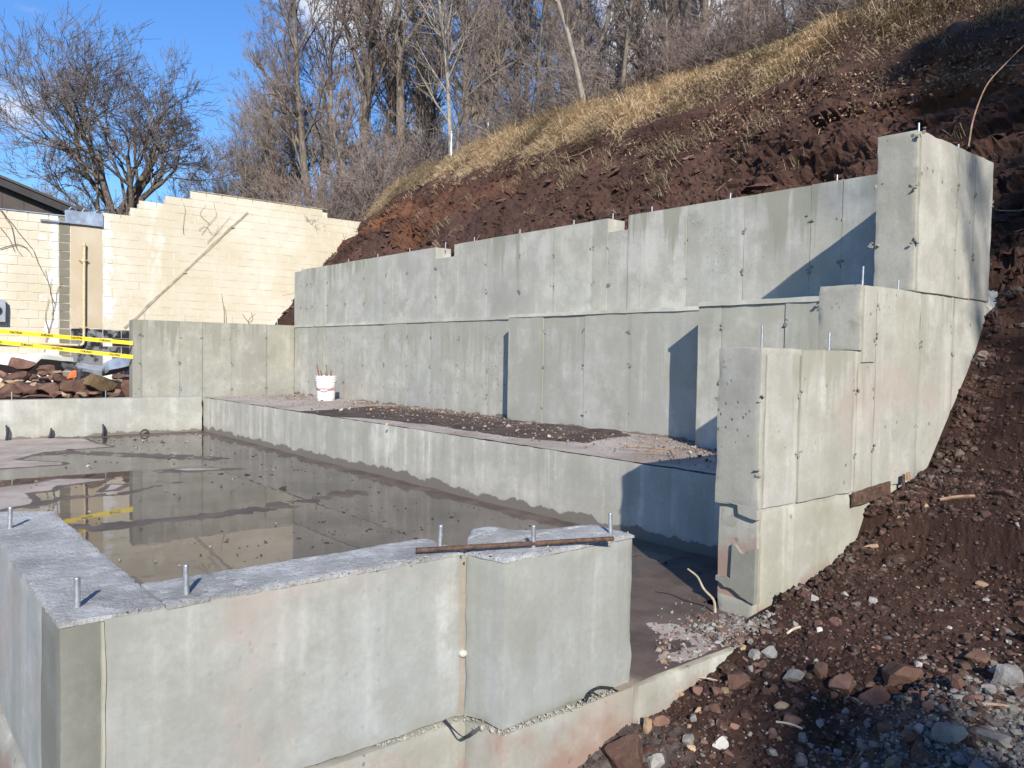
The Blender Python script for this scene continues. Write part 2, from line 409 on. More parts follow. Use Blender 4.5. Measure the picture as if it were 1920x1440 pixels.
M['bare_block'] = paint('bare_grey_block', (.235, .222, .18), .25)
M['beige_render'] = paint('beige_render', (.56, .485, .37), .2)
M['mortar'] = plain('mortar', (.64, .595, .485), .9, 0, .2, 6)
M['scar'] = plain('old_roof_scar', (.36, .315, .24), .9, 0, .25, 6)
k = NT('tar_coating')
c = k.mix(k.rng(k.noise(2.4, 7, .7), .46, .54), (.016, .016, .020), (.20, .205, .21)); c = k.mix(k.rng(k.noise(5, 6, .75), .58, .64, 0, .6), c, (.36, .34, .30))
k.col(c); k.rough(.6); M['tar'] = k.m

# soil
def soil_mat(name, c1, c2, c3, bump=.8):
    k = NT(name)
    c = k.mix(k.rng(k.noise(.9, 7, .65), .32, .68), c1, c2)
    c = k.mix(k.rng(k.noise(5, 7, .7), .55, .72, 0, .75), c, c3)
    c = k.mix(k.rng(k.noise(24, 5, .7), .55, .75, 0, .5), c, tuple(np.array(c1)*.55))
    q = k.attr('tone'); c = k.mix(q.outputs['Fac'], c, (.19, .085, .045))
    q2 = k.attr('grey'); c = k.mix(q2.outputs['Fac'], c, k.mix(k.rng(k.noise(20, 5), .4, .6), (.11, .103, .096), (.20, .19, .178)))
    k.col(c); k.rough(.95); k.b.inputs['Specular IOR Level'].default_value = .12
    k.bump(k.math('ADD', k.noise(13, 8, .72), k.math('MULTIPLY', k.noise(70, 5, .7), .4)), bump, .03); return k.m
M['soil'] = soil_mat('red_brown_soil', (.042, .0235, .0185), (.068, .038, .029), (.098, .062, .049))
M['bank'] = soil_mat('red_shale_bank', (.068, .0375, .029), (.108, .061, .046), (.053, .031, .025), 1.0)
def stonemat(name, use='col'):
    k = NT(name); q = k.attr(use)
    c = k.mix(k.rng(k.noise(9, 6, .65), .3, .7, 0, .5), q.outputs['Color'], (.07, .04, .03))
    c = k.mix(k.rng(k.noise(50, 4, .6), .5, .75, 0, .4), c, (.36, .30, .26))
    k.col(c); k.rough(.9); k.b.inputs['Specular IOR Level'].default_value = .2; k.bump(k.noise(30, 6, .7), .6, .01); return k.m
M['debris'] = stonemat('loose_stones')
def rockmat(name, c1, c2):
    k = NT(name)
    tr = k.rng(k.rand(), 0, 1, .7, 1.3, False)
    c = k.mix(k.rng(k.noise(5, 7, .65), .35, .65), c1, c2)
    c = k.mix(k.rng(k.noise(18, 6, .7), .6, .72, 0, .5), c, tuple(np.minimum(np.array(c2)*1.6, .6)))
    v = k.n('ShaderNodeHueSaturation'); k.l(c, v.inputs['Color']); k.l(tr, v.inputs['Value'])
    k.col(v.outputs[0]); k.rough(.88); k.b.inputs['Specular IOR Level'].default_value = .22
    k.bump(k.math('ADD', k.noise(16, 8, .7), k.math('MULTIPLY', k.noise(80, 4, .7), .4)), .7, .015); return k.m
M['red_rock'] = rockmat('red_sandstone', (.125, .066, .051), (.205, .118, .090))
M['tan_rock'] = rockmat('tan_stone', (.30, .19, .11), (.42, .30, .19))
M['olive_rock'] = rockmat('olive_boulder', (.17, .115, .06), (.28, .20, .115))
M['grey_rock'] = rockmat('grey_concrete_rubble', (.20, .185, .165), (.36, .34, .31))
M['brown_rock'] = rockmat('dusty_brown_rock', (.095, .054, .040), (.15, .090, .067))
def bark(name, c1, c2, scale=6):
    k = NT(name)
    c = k.mix(k.rng(k.noise(scale, 6, .65, sc=(3, 3, .6)), .35, .65), c1, c2)
    c = k.mix(k.rng(k.noise(.5, 3), .4, .7, 0, .4), c, tuple(np.array(c2)*1.25))
    k.col(c); k.rough(.9); k.bump(k.noise(scale*3, 5, .7, sc=(3, 3, .5)), .6, .02); return k.m
M['bark'] = bark('grey_brown_bark', (.10, .078, .06), (.235, .195, .155))
M['bark_pale'] = bark('pale_bark', (.24, .205, .165), (.40, .36, .30))
M['bark_dark'] = bark('dark_bark', (.03, .025, .022), (.075, .06, .05))
M['twig'] = bark('twigs', (.155, .125, .11), (.275, .23, .205))
M['twig_dark'] = bark('dark_twigs', (.10, .08, .068), (.20, .16, .135))
M['twig_red'] = bark('reddish_twigs', (.155, .108, .092), (.265, .20, .172))
k = NT('dry_grass_blades'); q = k.attr('col'); k.col(q.outputs['Color']); k.rough(.8); k.b.inputs['Specular IOR Level'].default_value = .15
M['grass'] = k.m

# ------------------------------------------------------------------ terrain
PX = [-400, 0, 1.0, 1.6, 2.4, 3.0, 3.52, 4.18, 4.46, 4.58, 5.08, 5.38, 5.5, 5.77, 6.1, 6.34, 7, 8, 8.8, 9.6, 10.5, 12, 16, 40, 400]
PZ = [-.45, -.42, -.42, -.38, -.22, -.07, .06, .18, .28, .47, .555, .64, .76, 1.05, 1.42, 1.78, 2.6, 3.75, 4.5, 5.25, 5.85, 6.05, 6.2, 6.6, 7]
def hprof(x, y):
    sh = np.interp(y, [13.6, 15.5, 17.2, 18.7, 21, 30, 60], [0, .3, .85, 1.8, 3.2, 6, 12])
    z = np.interp(x-sh, PX, PZ)
    z = z+np.where(x > 9, np.interp(y, [-3, 2, 5, 9], [.9, .55, .18, 0])*sstep(9, 10.6, x), 0)
    return z
def ground_z(x, y, detail=True):
    x = np.asarray(x, float); y = np.asarray(y, float)
    z = hprof(x, y)
    yard = .5*sstep(13.1, 13.4, y)+1.6*sstep(21.05, 21.5, y)
    left = -.45+.3*sstep(2.0, 3.4, y)*sstep(.7, .3, x)+yard*.95*0
    inside = (y > 2.24) & (y < 13.3) & (x < 6.2)
    z = np.where(inside & (x > .35), -.5, z)
    z = np.where((x <= .35) & (y < 13.3), left, z)
    z = np.where((y >= 13.3), np.maximum(z, yard), z)
    # grey spoil heap at the photographer's feet and trench beside the front wall
    z = z+.16*np.exp(-(((x-2.55)/.55)**2+((y-.85)/.35)**2))*(y < 2.2)+.10*np.exp(-(((x-3.0)/.35)**2+((y-1.15)/.2)**2))*(y < 2.2)
    if detail:
        p = np.stack([x, y, np.zeros_like(x)], -1)
        sh = p.shape[:-1]; p = p.reshape(-1, 3)
        near = (sstep(2.25, 2.1, y)*sstep(.6, 1.2, x)).ravel()
        n = .05*fbm(p*2.2, 3, 3)+.042*fbm(p*6.5, 4, 9)+.022*np.abs(fbm(p*19, 3, 21))+.010*fbm(p*46, 2, 25)
        n2 = .05*fbm(p*.9, 4, 5)
        n = n+.05*np.exp(-((p[:, 1]-2.2)/.16)**2)*fbm(p*np.array([4.5, 1, 1]), 3, 27)*(p[:, 0] > 3.3)
        z = z+(near*n+(1-near)*n2*np.where(inside.ravel(), 0, 1)).reshape(z.shape)
    return z
def ax_nodes(parts):
    out = [np.arange(a, b, s) for a, b, s in parts]; return np.unique(np.round(np.concatenate(out), 5))
gx = ax_nodes([(-400, -60, 60), (-60, -8, 6), (-8, .6, .35), (.6, 5.6, .018), (5.6, 6.2, .035), (6.2, 9.3, .022), (9.3, 11.2, .06), (11.2, 20, .4), (20, 60, 4), (60, 420, 40)])
gy = ax_nodes([(-400, -60, 60), (-60, -6, 4), (-6, -.4, .3), (-.4, 2.3, .018), (2.3, 9, .034), (9, 13.2, .045), (13.2, 18.5, .06), (18.5, 24, .25), (24, 60, 3), (60, 420, 40)])
GX, GY = np.meshgrid(gx, gy, indexing='ij')
GZ = ground_z(GX, GY)
P = np.stack([GX, GY, GZ], -1).reshape(-1, 3)
# shale ledges on the cut bank: push vertices out of the slope layer by layer
x, y, z = P.T
sh = np.interp(y, [13.6, 15.5, 17.2, 18.7, 21, 30, 60], [0, .3, .85, 1.8, 3.2, 6, 12])
edge = 8.75+.32*fbm(np.stack([y*.8, y*0, y*0], -1), 3, 40)+.0*x
bankm = sstep(6.2, 6.45, x-sh)*sstep(edge+.25, edge-.1, x-sh)*((y > -4) & (y < 24))
wy = y+.10*fbm(P*3.1, 3, 49)
def ledges(th, wid, sd_):
    lay = (z*.97+.17*y+.16*fbm(P*.9, 3, 50+sd_)+.05*fbm(P*4, 2, 47+sd_))/th
    fl = np.floor(lay); fr = lay-fl
    bl_ = np.floor(wy/wid+_h(fl.astype(np.int64), fl.astype(np.int64)*0, fl.astype(np.int64)*0, sd_)*7.3)
    o_ = _h(fl.astype(np.int64), bl_.astype(np.int64), bl_.astype(np.int64)*0, sd_+1)
    return o_+.75*(fr-.5)*(.6+.4*_h(fl.astype(np.int64), bl_.astype(np.int64), bl_.astype(np.int64)*0+3, sd_+2))
crag = sstep(-.12, .30, fbm(np.stack([x*.8, y*.5, z*.8], -1), 3, 53)+.30*sstep(9, 5, y)-.12)
d = bankm*((.02+.065*crag)*ledges(.15, .55, 200)+(.010+.040*crag)*ledges(.062, .17, 300)+.035*crag*ledges(.10, .30, 400)+.075*fbm(P*1.7, 4, 54)+.045*fbm(P*np.array([7, 7, 12]), 4, 55)-.02)
# sod lip overhanging the cut
lipx = x-sh-edge
d += .16*np.exp(-((lipx-.10)/.16)**2)*((y > -4) & (y < 20))*(.55+.6*fbm(np.stack([y*1.6, y*0, y*0], -1), 3, 57))-.14*np.exp(-((lipx+.22)/.16)**2)*((y > -4) & (y < 20))*(.4+.9*np.maximum(0, fbm(np.stack([y*1.2, y*0+4, y*0], -1), 3, 58)+.2))
for (cx, cy, cz, ry, rz, dep) in ((8.35, 9.95, 4.05, .22, .16, .5), (7.6, 12.2, 3.35, .35, .16, .3), (9.0, 15.6, 4.3, .5, .13, .4), (7.25, 7.55, 2.9, .16, .16, .35), (7.6, 4.3, 3.3, .4, .14, .35), (8.2, 3.3, 3.9, .5, .12, .35), (7.0, 10.6, 2.65, .4, .10, .25), (8.3, 13.3, 4.2, .4, .12, .3), (7.1, 5.4, 2.8, .3, .12, .3)):
    d -= dep*np.exp(-((y-cy)/ry)**2-((z-cz)/rz)**2)*bankm
nrm = np.array([-.86, 0, .51])
P2 = P+d[:, None]*nrm
tone = sstep(.02, .5, fbm(np.stack([x*.8, y*.5, z*.8], -1), 3, 60))*.55*bankm+bankm*.75*sstep(.55, .12, np.abs(x-sh-8.45))*sstep(-.1, .4, fbm(np.stack([y*.9, x*0, z*0], -1), 2, 61))
tone = np.clip(tone, 0, .85)
grey = np.clip((np.exp(-(((x-2.6)/.65)**2+((y-.85)/.42)**2))*1.7-.25+.5*fbm(P*3, 3, 63)), 0, 1)*(y < 2.2)*(x > 1.5)*.85
grey = np.maximum(grey, np.clip(np.exp(-(((x-2.15)/.45)**2+((y-1.95)/.3)**2))*.9-.2+.3*fbm(P*5, 3, 64), 0, .6)*(y < 2.2))
nxn, nyn = GX.shape
I = np.arange(nxn*nyn).reshape(nxn, nyn)
Q = np.stack([I[:-1, :-1].ravel(), I[1:, :-1].ravel(), I[1:, 1:].ravel(), I[:-1, 1:].ravel()], 1)
qx = P[Q[:, 0], 0]; qy = P[Q[:, 0], 1]
hill = qx >= 6.16
for nm, sel, mt in (('ground', ~hill, M['soil']), ('hillside', hill, M['bank'])):
    q = Q[sel]; u, inv = np.unique(q, return_inverse=True)
    me = mesh_of(nm, P2[u], inv.reshape(q.shape), mt, False)
    attr(me, 'tone', tone[u]); attr(me, 'grey', grey[u])
    struct(obj(nm, me))
def gz1(x, y): return float(ground_z(np.array([x]), np.array([y]))[0])

# ------------------------------------------------------------------ pit floor and puddle
def sd_poly(p, poly):
    poly = np.array(poly); d = np.full(len(p), 1e9); ins = np.zeros(len(p), bool); n = len(poly)
    for i in range(n):
        a, b = poly[i], poly[(i+1) % n]; e = b-a; w = p-a
        t = np.clip((w@e)/(e@e+1e-12), 0, 1); d = np.minimum(d, np.linalg.norm(w-t[:, None]*e, axis=1))
        c = (a[1] > p[:, 1]) != (b[1] > p[:, 1]); xi = (b[0]-a[0])*(p[:, 1]-a[1])/(b[1]-a[1]+1e-12)+a[0]
        ins ^= c & (p[:, 0] < xi)
    return np.where(ins, -d, d)
def d_line(p, line):
    line = np.array(line); d = np.full(len(p), 1e9)
    for a, b in zip(line[:-1], line[1:]):
        e = b-a; w = p-a; t = np.clip((w@e)/(e@e+1e-12), 0, 1); d = np.minimum(d, np.linalg.norm(w-t[:, None]*e, axis=1))
    return d
fl_ = lambda pts: [tuple(on(2, 0, *q)[:2]) for q in pts]
DRY = [fl_([(-300, 835), (0, 826), (60, 822), (157, 823), (180, 832), (213, 838), (150, 841), (77, 848), (33, 862), (110, 868), (110, 871), (40, 876), (0, 880), (-300, 900)]),
       fl_([(-300, 925), (0, 914), (60, 907), (107, 898), (207, 898), (160, 906), (112, 911), (103, 920), (53, 925), (63, 938), (60, 946), (30, 951), (0, 958), (-60, 972), (-400, 960)]),
       fl_([(327, 880), (380, 878), (433, 879), (420, 881), (350, 882)]),
       fl_([(190, 921), (207, 909), (237, 909), (217, 919)]),
       fl_([(1204, 1165), (1225, 1167), (1256, 1168), (1287, 1175), (1329, 1194), (1352, 1209), (1329, 1225), (1298, 1240), (1225, 1243), (1232, 1231), (1262, 1222), (1300, 1213), (1280, 1204), (1245, 1206), (1222, 1199), (1232, 1190), (1212, 1182)])]
MUD = [(fl_([(100, 996), (180, 988), (320, 975), (500, 953), (650, 925)]), .30), (fl_([(40, 853), (150, 848), (300, 855), (400, 860)]), .35),
       (fl_([(60, 950), (100, 935), (230, 925), (330, 905)]), .16), (fl_([(150, 818), (260, 814), (385, 812)]), .55), (fl_([(380, 808), (633, 878), (1060, 985)]), .13), (fl_([(300, 884), (450, 880)]), .18)]
sx = ax_nodes([(-9, -2, .3), (-2, 4.4, .028)]); sy = ax_nodes([(2.085, 13.09, .032)])
SX, SY = np.meshgrid(sx, sy, indexing='ij'); p2 = np.stack([SX.ravel(), SY.ravel()], 1); p3 = np.c_[p2, np.zeros(len(p2))]
wob = fbm(p3*np.array([2.2, 1.1, 1]), 4, 70); wob2 = fbm(p3*np.array([9, 5, 1]), 3, 71)
dry = np.full(len(p2), -1.0)
for i, poly in enumerate(DRY):
    dry = np.maximum(dry, -(sd_poly(p2, poly)+.10*wob*(.4 if i else 1)+.025*wob2))
a = sstep(-.22, .02, dry)
h = -.011+.0145*a
for line, w in MUD:
    dd = d_line(p2, line)+.12*wob+.05*wob2
    h = np.maximum(h, -.011+.0116*sstep(w*1.9, w*.25, dd))
front_zone = sstep(3.9, 2.9, p2[:, 1]-.0*p2[:, 0])*sstep(2.2, 2.6, p2[:, 0])
h = np.maximum(h, -.011+.0145*front_zone)
h += .0016*fbm(p3*np.array([16, 9, 1]), 4, 72)+.0012*wob2
me = None
Is = np.arange(len(p2)).reshape(SX.shape)
Qs = np.stack([Is[:-1, :-1].ravel(), Is[1:, :-1].ravel(), Is[1:, 1:].ravel(), Is[:-1, 1:].ravel()], 1)
cx, cy = p2[Qs].mean(1).T
Qs = Qs[~(((cy < 2.45) & (cx < 2.30)) | ((cx < .52) & (cy < 3.9)) | ((cy < 2.55) & (cx > 3.50)) | ((cx < -1.2) & (cy < 3.0)))]
k = NT('pit_slab')
qd = k.attr('dry'); qw = k.attr('mud')
dryc = k.mix(k.rng(k.noise(2.5, 7, .65), .35, .65), (.33, .275, .23), (.46, .395, .345)); dryc = k.mix(k.rng(k.noise(14, 6, .7), .56, .7, 0, .6), dryc, (.27, .19, .15))
mudc = k.mix(k.rng(k.noise(3, 7, .65), .35, .65), (.085, .064, .054), (.15, .112, .093)); mudc = k.mix(k.rng(k.noise(30, 5, .7), .6, .75, 0, .6), mudc, (.03, .022, .02))
bedc = k.mix(k.rng(k.noise(1.5, 6, .6), .35, .65), (.20, .158, .122), (.29, .235, .185))
c = k.mix(qw.outputs['Fac'], bedc, mudc)
f = k.rng(k.math('ADD', qd.outputs['Fac'], k.rng(k.noise(16, 6, .7), .3, .7, -.22, .22, False)), .38, .56)
c = k.mix(f, c, dryc); k.col(c); k.rough(k.mix(f, (.5, .5, .5), (.93, .93, .93))); k.b.inputs['Specular IOR Level'].default_value = .25
k.bump(k.noise(26, 6, .7), .35, .01); M['slab'] = k.m
me = mesh_of('pit_floor', np.c_[p2, h], Qs, M['slab'], True)
attr(me, 'dry', sstep(-.02, .05, dry)); attr(me, 'mud', sstep(-.004, .0, h))
struct(obj('pit_floor', me))
k = NT('puddle_water'); k.t.nodes.remove(k.b)
gl = k.n('ShaderNodeBsdfGlossy'); gl.inputs['Roughness'].default_value = .018; tr = k.n('ShaderNodeBsdfTransparent'); tr.inputs['Color'].default_value = (.86, .80, .72, 1)
fr_ = k.n('ShaderNodeFresnel'); fr_.inputs['IOR'].default_value = 1.36; ms = k.n('ShaderNodeMixShader')
df = k.n('ShaderNodeBsdfDiffuse'); df.inputs['Color'].default_value = (.30, .245, .195, 1); mt2 = k.n('ShaderNodeMixShader'); k.l(k.rng(k.noise(1.2, 5), .35, .65, .30, .50), mt2.inputs[0]); k.l(tr.outputs[0], mt2.inputs[1]); k.l(df.outputs[0], mt2.inputs[2])
k.l(fr_.outputs[0], ms.inputs[0]); k.l(mt2.outputs[0], ms.inputs[1]); k.l(gl.outputs[0], ms.inputs[2]); k.l(ms.outputs[0], k.out.inputs['Surface'])
bp = k.n('ShaderNodeBump'); bp.inputs['Strength'].default_value = .018; bp.inputs['Distance'].default_value = .02; k.l(k.noise(5, 2), bp.inputs['Height']); k.l(bp.outputs[0], gl.inputs['Normal'])
M['water'] = k.m
wv = [(-8.8, 4.3, 0), (.5, 4.3, 0), (.6, 2.60, 0), (2.2, 2.60, 0), (4.33, 3.3, 0), (4.33, 13.03, 0), (-8.8, 13.03, 0)]
struct(obj('puddle_water', mesh_of('puddle_water', wv, [tuple(range(7))], M['water'])))

# ------------------------------------------------------------------ front wall with corner return and pilaster
ZT = .598
W = thing('low_front_wall', 'nearest low concrete wall with a broad trowelled top and a pilaster at its right end', 'concrete wall', (.53, 2.42, -.5))
def hexa(name, poly, z0, z1, mat, parent, res=.04, amp=.0012, chip=.006, seed=0, amp_top=None, label=None):
    poly = np.array(poly); b = np.c_[poly, np.full(4, z0)]; t = np.c_[poly, np.full(4, z1)]
    v, f = rough_hexa(b, t, res, amp, chip, seed, amp_top)
    o = obj(name, mesh_of(name, v, f, mat, True, 38), parent)
    if label: o['label'] = label
    return o
hexa('corner_return', [(.405, 2.575), (.664, 2.575), (.664, 3.92), (.405, 4.08)], -.02, ZT-.012, M['front'], W, .03, .0015, .008, 1, None)
hexa('wall_panel', [(.508, 2.297), (1.688, 2.300), (1.688, 2.54), (.508, 2.54)], -.012, ZT-.012, M['front'], W, .025, .0015, .006, 2, None, 'long pale face of the front wall with a pinkish stain')
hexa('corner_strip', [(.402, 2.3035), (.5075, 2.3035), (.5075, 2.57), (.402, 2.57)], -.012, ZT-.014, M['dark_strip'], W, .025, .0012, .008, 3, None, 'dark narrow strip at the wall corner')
box('joint_ridge', .5015, .5115, 2.2945, 2.33, -.014, ZT-.016, M['crumb'], W, .012, .0022, .004, 44)
hexa('joint_strip', [(1.680, 2.310), (1.712, 2.300), (1.712, 2.5), (1.680, 2.5)], -.016, ZT-.03, M['red_strip'], W, .02, .002, .004, 4, None, 'reddish vertical joint beside the pilaster')
hexa('pilaster', [(1.708, 2.298), (1.745, 2.118), (2.418, 2.118), (2.418, 2.352)], -.012, ZT-.010, M['pilaster'], W, .022, .0015, .008, 5, None)
hexa('pilaster', [(1.69, 2.304), (2.41, 2.353), (1.985, 2.41), (1.93, 2.548)], -.012, ZT-.012, M['pilaster'], W, .04, .0015, .006, 6, None)
# rough tops, a skin that follows the wall outline and overhangs it a few millimetres
def top_skin(name, poly, nu, nv, seed, zb=ZT-.012, hump=None):
    poly = np.array(poly, float); u, v = np.meshgrid(np.linspace(0, 1, nu), np.linspace(0, 1, nv), indexing='ij')
    u = u.ravel(); v = v.ravel()
    X = ((1-u)*(1-v))[:, None]*poly[0]+(u*(1-v))[:, None]*poly[1]+(u*v)[:, None]*poly[2]+((1-u)*v)[:, None]*poly[3]
    e = np.minimum(np.minimum(u, 1-u)*(nu-1), np.minimum(v, 1-v)*(nv-1))
    p = np.c_[X, np.zeros(len(X))]
    X = X+(.0035*np.c_[fbm(p*40, 2, seed), fbm(p*40, 2, seed+1)])*(e < .5)[:, None]
    z = zb+.011+.0035*fbm(p*6, 4, seed+2)+.0032*fbm(p*np.array([26, 60, 1]), 3, seed+3)
    z = z-.007*(e < .5)*(.5+.6*fbm(p*30, 2, seed+5))
    if hump is not None: z += hump(X)
    top = np.c_[X, z]; n = len(top); bot = np.c_[X, np.full(n, zb-.004)]
    I = np.arange(n).reshape(nu, nv)
    F = [np.stack([I[:-1, :-1].ravel(), I[1:, :-1].ravel(), I[1:, 1:].ravel(), I[:-1, 1:].ravel()], 1)]
    for b in (I[:, 0], I[-1, :], I[:, -1][::-1], I[0, :][::-1]):
        F.append(np.stack([b[:-1], b[:-1]+n, b[1:]+n, b[1:]], 1))
    return obj(name, mesh_of(name, np.vstack([top, bot]), np.concatenate(F), M['top'], True, 50), W)
# the four tops butt against one another without overlapping
top_skin('trowelled_top', [(.402, 2.302), (.664, 2.302), (.664, 3.921), (.402, 4.079)], 24, 140, 11)
top_skin('trowelled_top', [(.668, 2.2985), (1.700, 2.300), (1.700, 2.556), (.668, 2.556)], 90, 24, 13)
top_skin('trowelled_top', [(1.7045, 2.300), (1.744, 2.117), (2.419, 2.117), (2.419, 2.356)], 24, 64, 15)
top_skin('trowelled_top', [(1.704, 2.306), (2.414, 2.3585), (1.988, 2.412), (1.932, 2.552)], 44, 20, 17, hump=lambda X: .028*np.exp(-(((X[:, 0]-1.93)/.11)**2+((X[:, 1]-2.44)/.09)**2)))
# lower pour under the cold joint
hexa('footing_face', [(.398, 2.285), (1.732, 2.287), (1.732, 2.50), (.398, 2.50)], -1.0, -.022, M['foot'], W, .03, .002, .012, 21, None, 'brown stained lower pour under the cold joint')
hexa('footing_face', [(1.700, 2.294), (1.738, 2.106), (2.425, 2.106), (2.425, 2.40)], -1.0, -.024, M['foot'], W, .03, .002, .012, 22)
hexa('footing_face', [(.392, 2.50), (.66, 2.50), (.66, 4.0), (.380, 4.0)], -.8, -.026, M['foot'], W, .05, .003, .02, 23)
# crumbly crust along the cold joint
def crumbs(name, pts, n, size, spread, mat, parent, seed, kind=True):
    r = np.random.default_rng(seed); base = icos(0); V, F, off = [], [], 0
    pts = np.array(pts, float); seg = np.linalg.norm(np.diff(pts, axis=0), axis=1); cum = np.r_[0, np.cumsum(seg)]
    for s in r.uniform(0, cum[-1], n):
        i = min(np.searchsorted(cum, s)-1 if s > 0 else 0, len(seg)-1); t = (s-cum[i])/seg[i]
        c = pts[i]*(1-t)+pts[i+1]*t+r.normal(0, 1, 3)*np.array(spread)
        v = base[0]*(1+.35*r.normal(0, 1, (len(base[0]), 1)))*size*np.exp(r.normal(0, .45))*r.uniform(.5, 1.2, 3)
        V.append(v+c); F.append(base[1]+off); off += len(v)
    return stuff(obj(name, mesh_of(name, np.vstack(V), np.vstack(F), mat), parent))
def icos(sub):
    t = (1+5**.5)/2
    v = np.array([(-1, t, 0), (1, t, 0), (-1, -t, 0), (1, -t, 0), (0, -1, t), (0, 1, t), (0, -1, -t), (0, 1, -t), (t, 0, -1), (t, 0, 1), (-t, 0, -1), (-t, 0, 1)], float)
    v /= np.linalg.norm(v[0])
    f = np.array([(0, 11, 5), (0, 5, 1), (0, 1, 7), (0, 7, 10), (0, 10, 11), (1, 5, 9), (5, 11, 4), (11, 10, 2), (10, 7, 6), (7, 1, 8), (3, 9, 4), (3, 4, 2), (3, 2, 6), (3, 6, 8), (3, 8, 9), (4, 9, 5), (2, 4, 11), (6, 2, 10), (8, 6, 7), (9, 8, 1)])
    for _ in range(sub):
        e = np.sort(np.vstack([f[:, [0, 1]], f[:, [1, 2]], f[:, [2, 0]]]), 1); ue, inv = np.unique(e, axis=0, return_inverse=True); inv = inv.ravel()
        mid = v[ue].mean(1); mid /= np.linalg.norm(mid, axis=1, keepdims=True); n = len(v); v = np.vstack([v, mid]); k_ = len(f)
        a, b, c = inv[:k_]+n, inv[k_:2*k_]+n, inv[2*k_:]+n
        f = np.vstack([np.c_[f[:, 0], a, c], np.c_[f[:, 1], b, a], np.c_[f[:, 2], c, b], np.c_[a, b, c]])
    return v, f
crumbs('joint_crust', [(1.35, 2.292, -.018), (1.70, 2.292, -.016), (1.742, 2.112, -.018), (2.1, 2.11, -.018), (2.42, 2.11, -.012)], 420, .0030, (.012, .003, .005), M['crumb'], W, 3)
crumbs('edge_crumbs', [(.42, 2.31, ZT+.003), (1.65, 2.31, ZT+.003), (1.76, 2.13, ZT+.003), (2.40, 2.13, ZT+.003)], 90, .0022, (.02, .02, .002), M['crumb'], W, 4)
# cone plug in the joint
v, f = icos(2); p = on(1, 2.30, 868, 1225)
v = v*np.array([.017, .017, .015])*(1+.10*fbm(v*3, 2, 5))[:, None]
o = obj('cone_plug', mesh_of('cone_plug', v+p, f, M['crust'], True), W); o['label'] = 'round white grout plug in the joint'
# anchor bolts
def bolt_mesh(h=.088, r=.0085):
    n = 34; zz = np.linspace(-.03, h, n); rr = r*np.where(np.arange(n) % 2 == 0, 1.06, .9); rr[-1] = r*.8
    pts = np.c_[np.zeros(n), np.zeros(n), zz]; pts = np.vstack([pts, [0, 0, h+.0005]]); rr = np.r_[rr, .0003]
    v, f = tubes(pts[None], rr[None], 10); return mesh_of('anchor_bolt', v, f, M['galv'], True, 60)
BM = bolt_mesh()
for (bx, by, hh, lean) in ((.467, 2.417, .94, .0), (.742, 2.363, .98, .02), (1.667, 2.405, .9, -.02), (1.928, 2.177, .98, .01), (2.345, 2.180, .95, .03), (.467, 3.637, .95, -.02)):
    b = obj('anchor_bolt', BM, W, tuple(Vector((bx, by, ZT))-Vector(W.location))); b.scale.z = hh; b.rotation_euler = (lean, -lean, random.random()*6)

# slab nose outside the opening
SE = box('slab_edge', 2.425, 3.52, 2.082, 2.62, -.9, -.016, M['foot'], None, .03, .003, .012, 31); struct(SE)

# ------------------------------------------------------------------ ledge and pit wall
L = thing('concrete_ledge', 'long low concrete ledge with a wet foot running beside the puddle', 'concrete ledge', (5.1, 7.8, 0))
ZL = .548
box('ledge_face', 4.345, 5.2, 2.48, 13.044, -.3, ZL, M['ledge'], L, .07, .003, .012, 41)
k = NT('ledge_top'); q = k.attr('mud')
lt = k.mix(k.rng(k.noise(1.4, 7, .65), .35, .65), (.33, .275, .23), (.47, .415, .365)); lt = k.mix(k.rng(k.noise(12, 6, .7), .54, .7, 0, .65), lt, (.22, .155, .12))
mt_ = k.mix(k.rng(k.noise(4, 6, .65), .35, .65), (.06, .043, .036), (.11, .08, .066))
k.col(k.mix(k.rng(k.math('ADD', q.outputs['Fac'], k.rng(k.noise(6, 6, .7), .3, .7, -.3, .3, False)), .4, .6), lt, mt_)); k.rough(.93); k.bump(k.noise(24, 7, .7), .8, .02); M['ledge_top'] = k.m
lx = np.linspace(4.352, 6.06, 36); ly = np.arange(2.49, 13.06, .05); LX, LY = np.meshgrid(lx, ly, indexing='ij')
lp = np.stack([LX.ravel(), LY.ravel(), np.zeros(LX.size)], 1)
lz = ZL+.003+.014*sstep(.5, 1.2, lp[:, 0]-4.352)*(1+fbm(lp*1.5, 4, 81))+.008*np.maximum(0, fbm(lp*9, 3, 82))+.05*sstep(.25, .0, 5.78-lp[:, 0])*np.maximum(0, fbm(lp*3, 3, 83)+.2)*sstep(7, 5, lp[:, 1])
mudp = [on(2, ZL, *q)[:2] for q in ((560, 772), (700, 764), (860, 762), (1000, 782), (1120, 800), (1190, 822), (1100, 832), (960, 821), (830, 801), (700, 786), (560, 778))]
md = -sd_poly(lp[:, :2], mudp)+.10*fbm(lp*2, 4, 84)
Il = np.arange(LX.size).reshape(LX.shape)
me = mesh_of('ledge_top', np.c_[lp[:, :2], lz], np.stack([Il[:-1, :-1].ravel(), Il[1:, :-1].ravel(), Il[1:, 1:].ravel(), Il[:-1, 1:].ravel()], 1), M['ledge_top'], True)
attr(me, 'mud', sstep(-.10, .12, md)); obj('ledge_top', me, L)

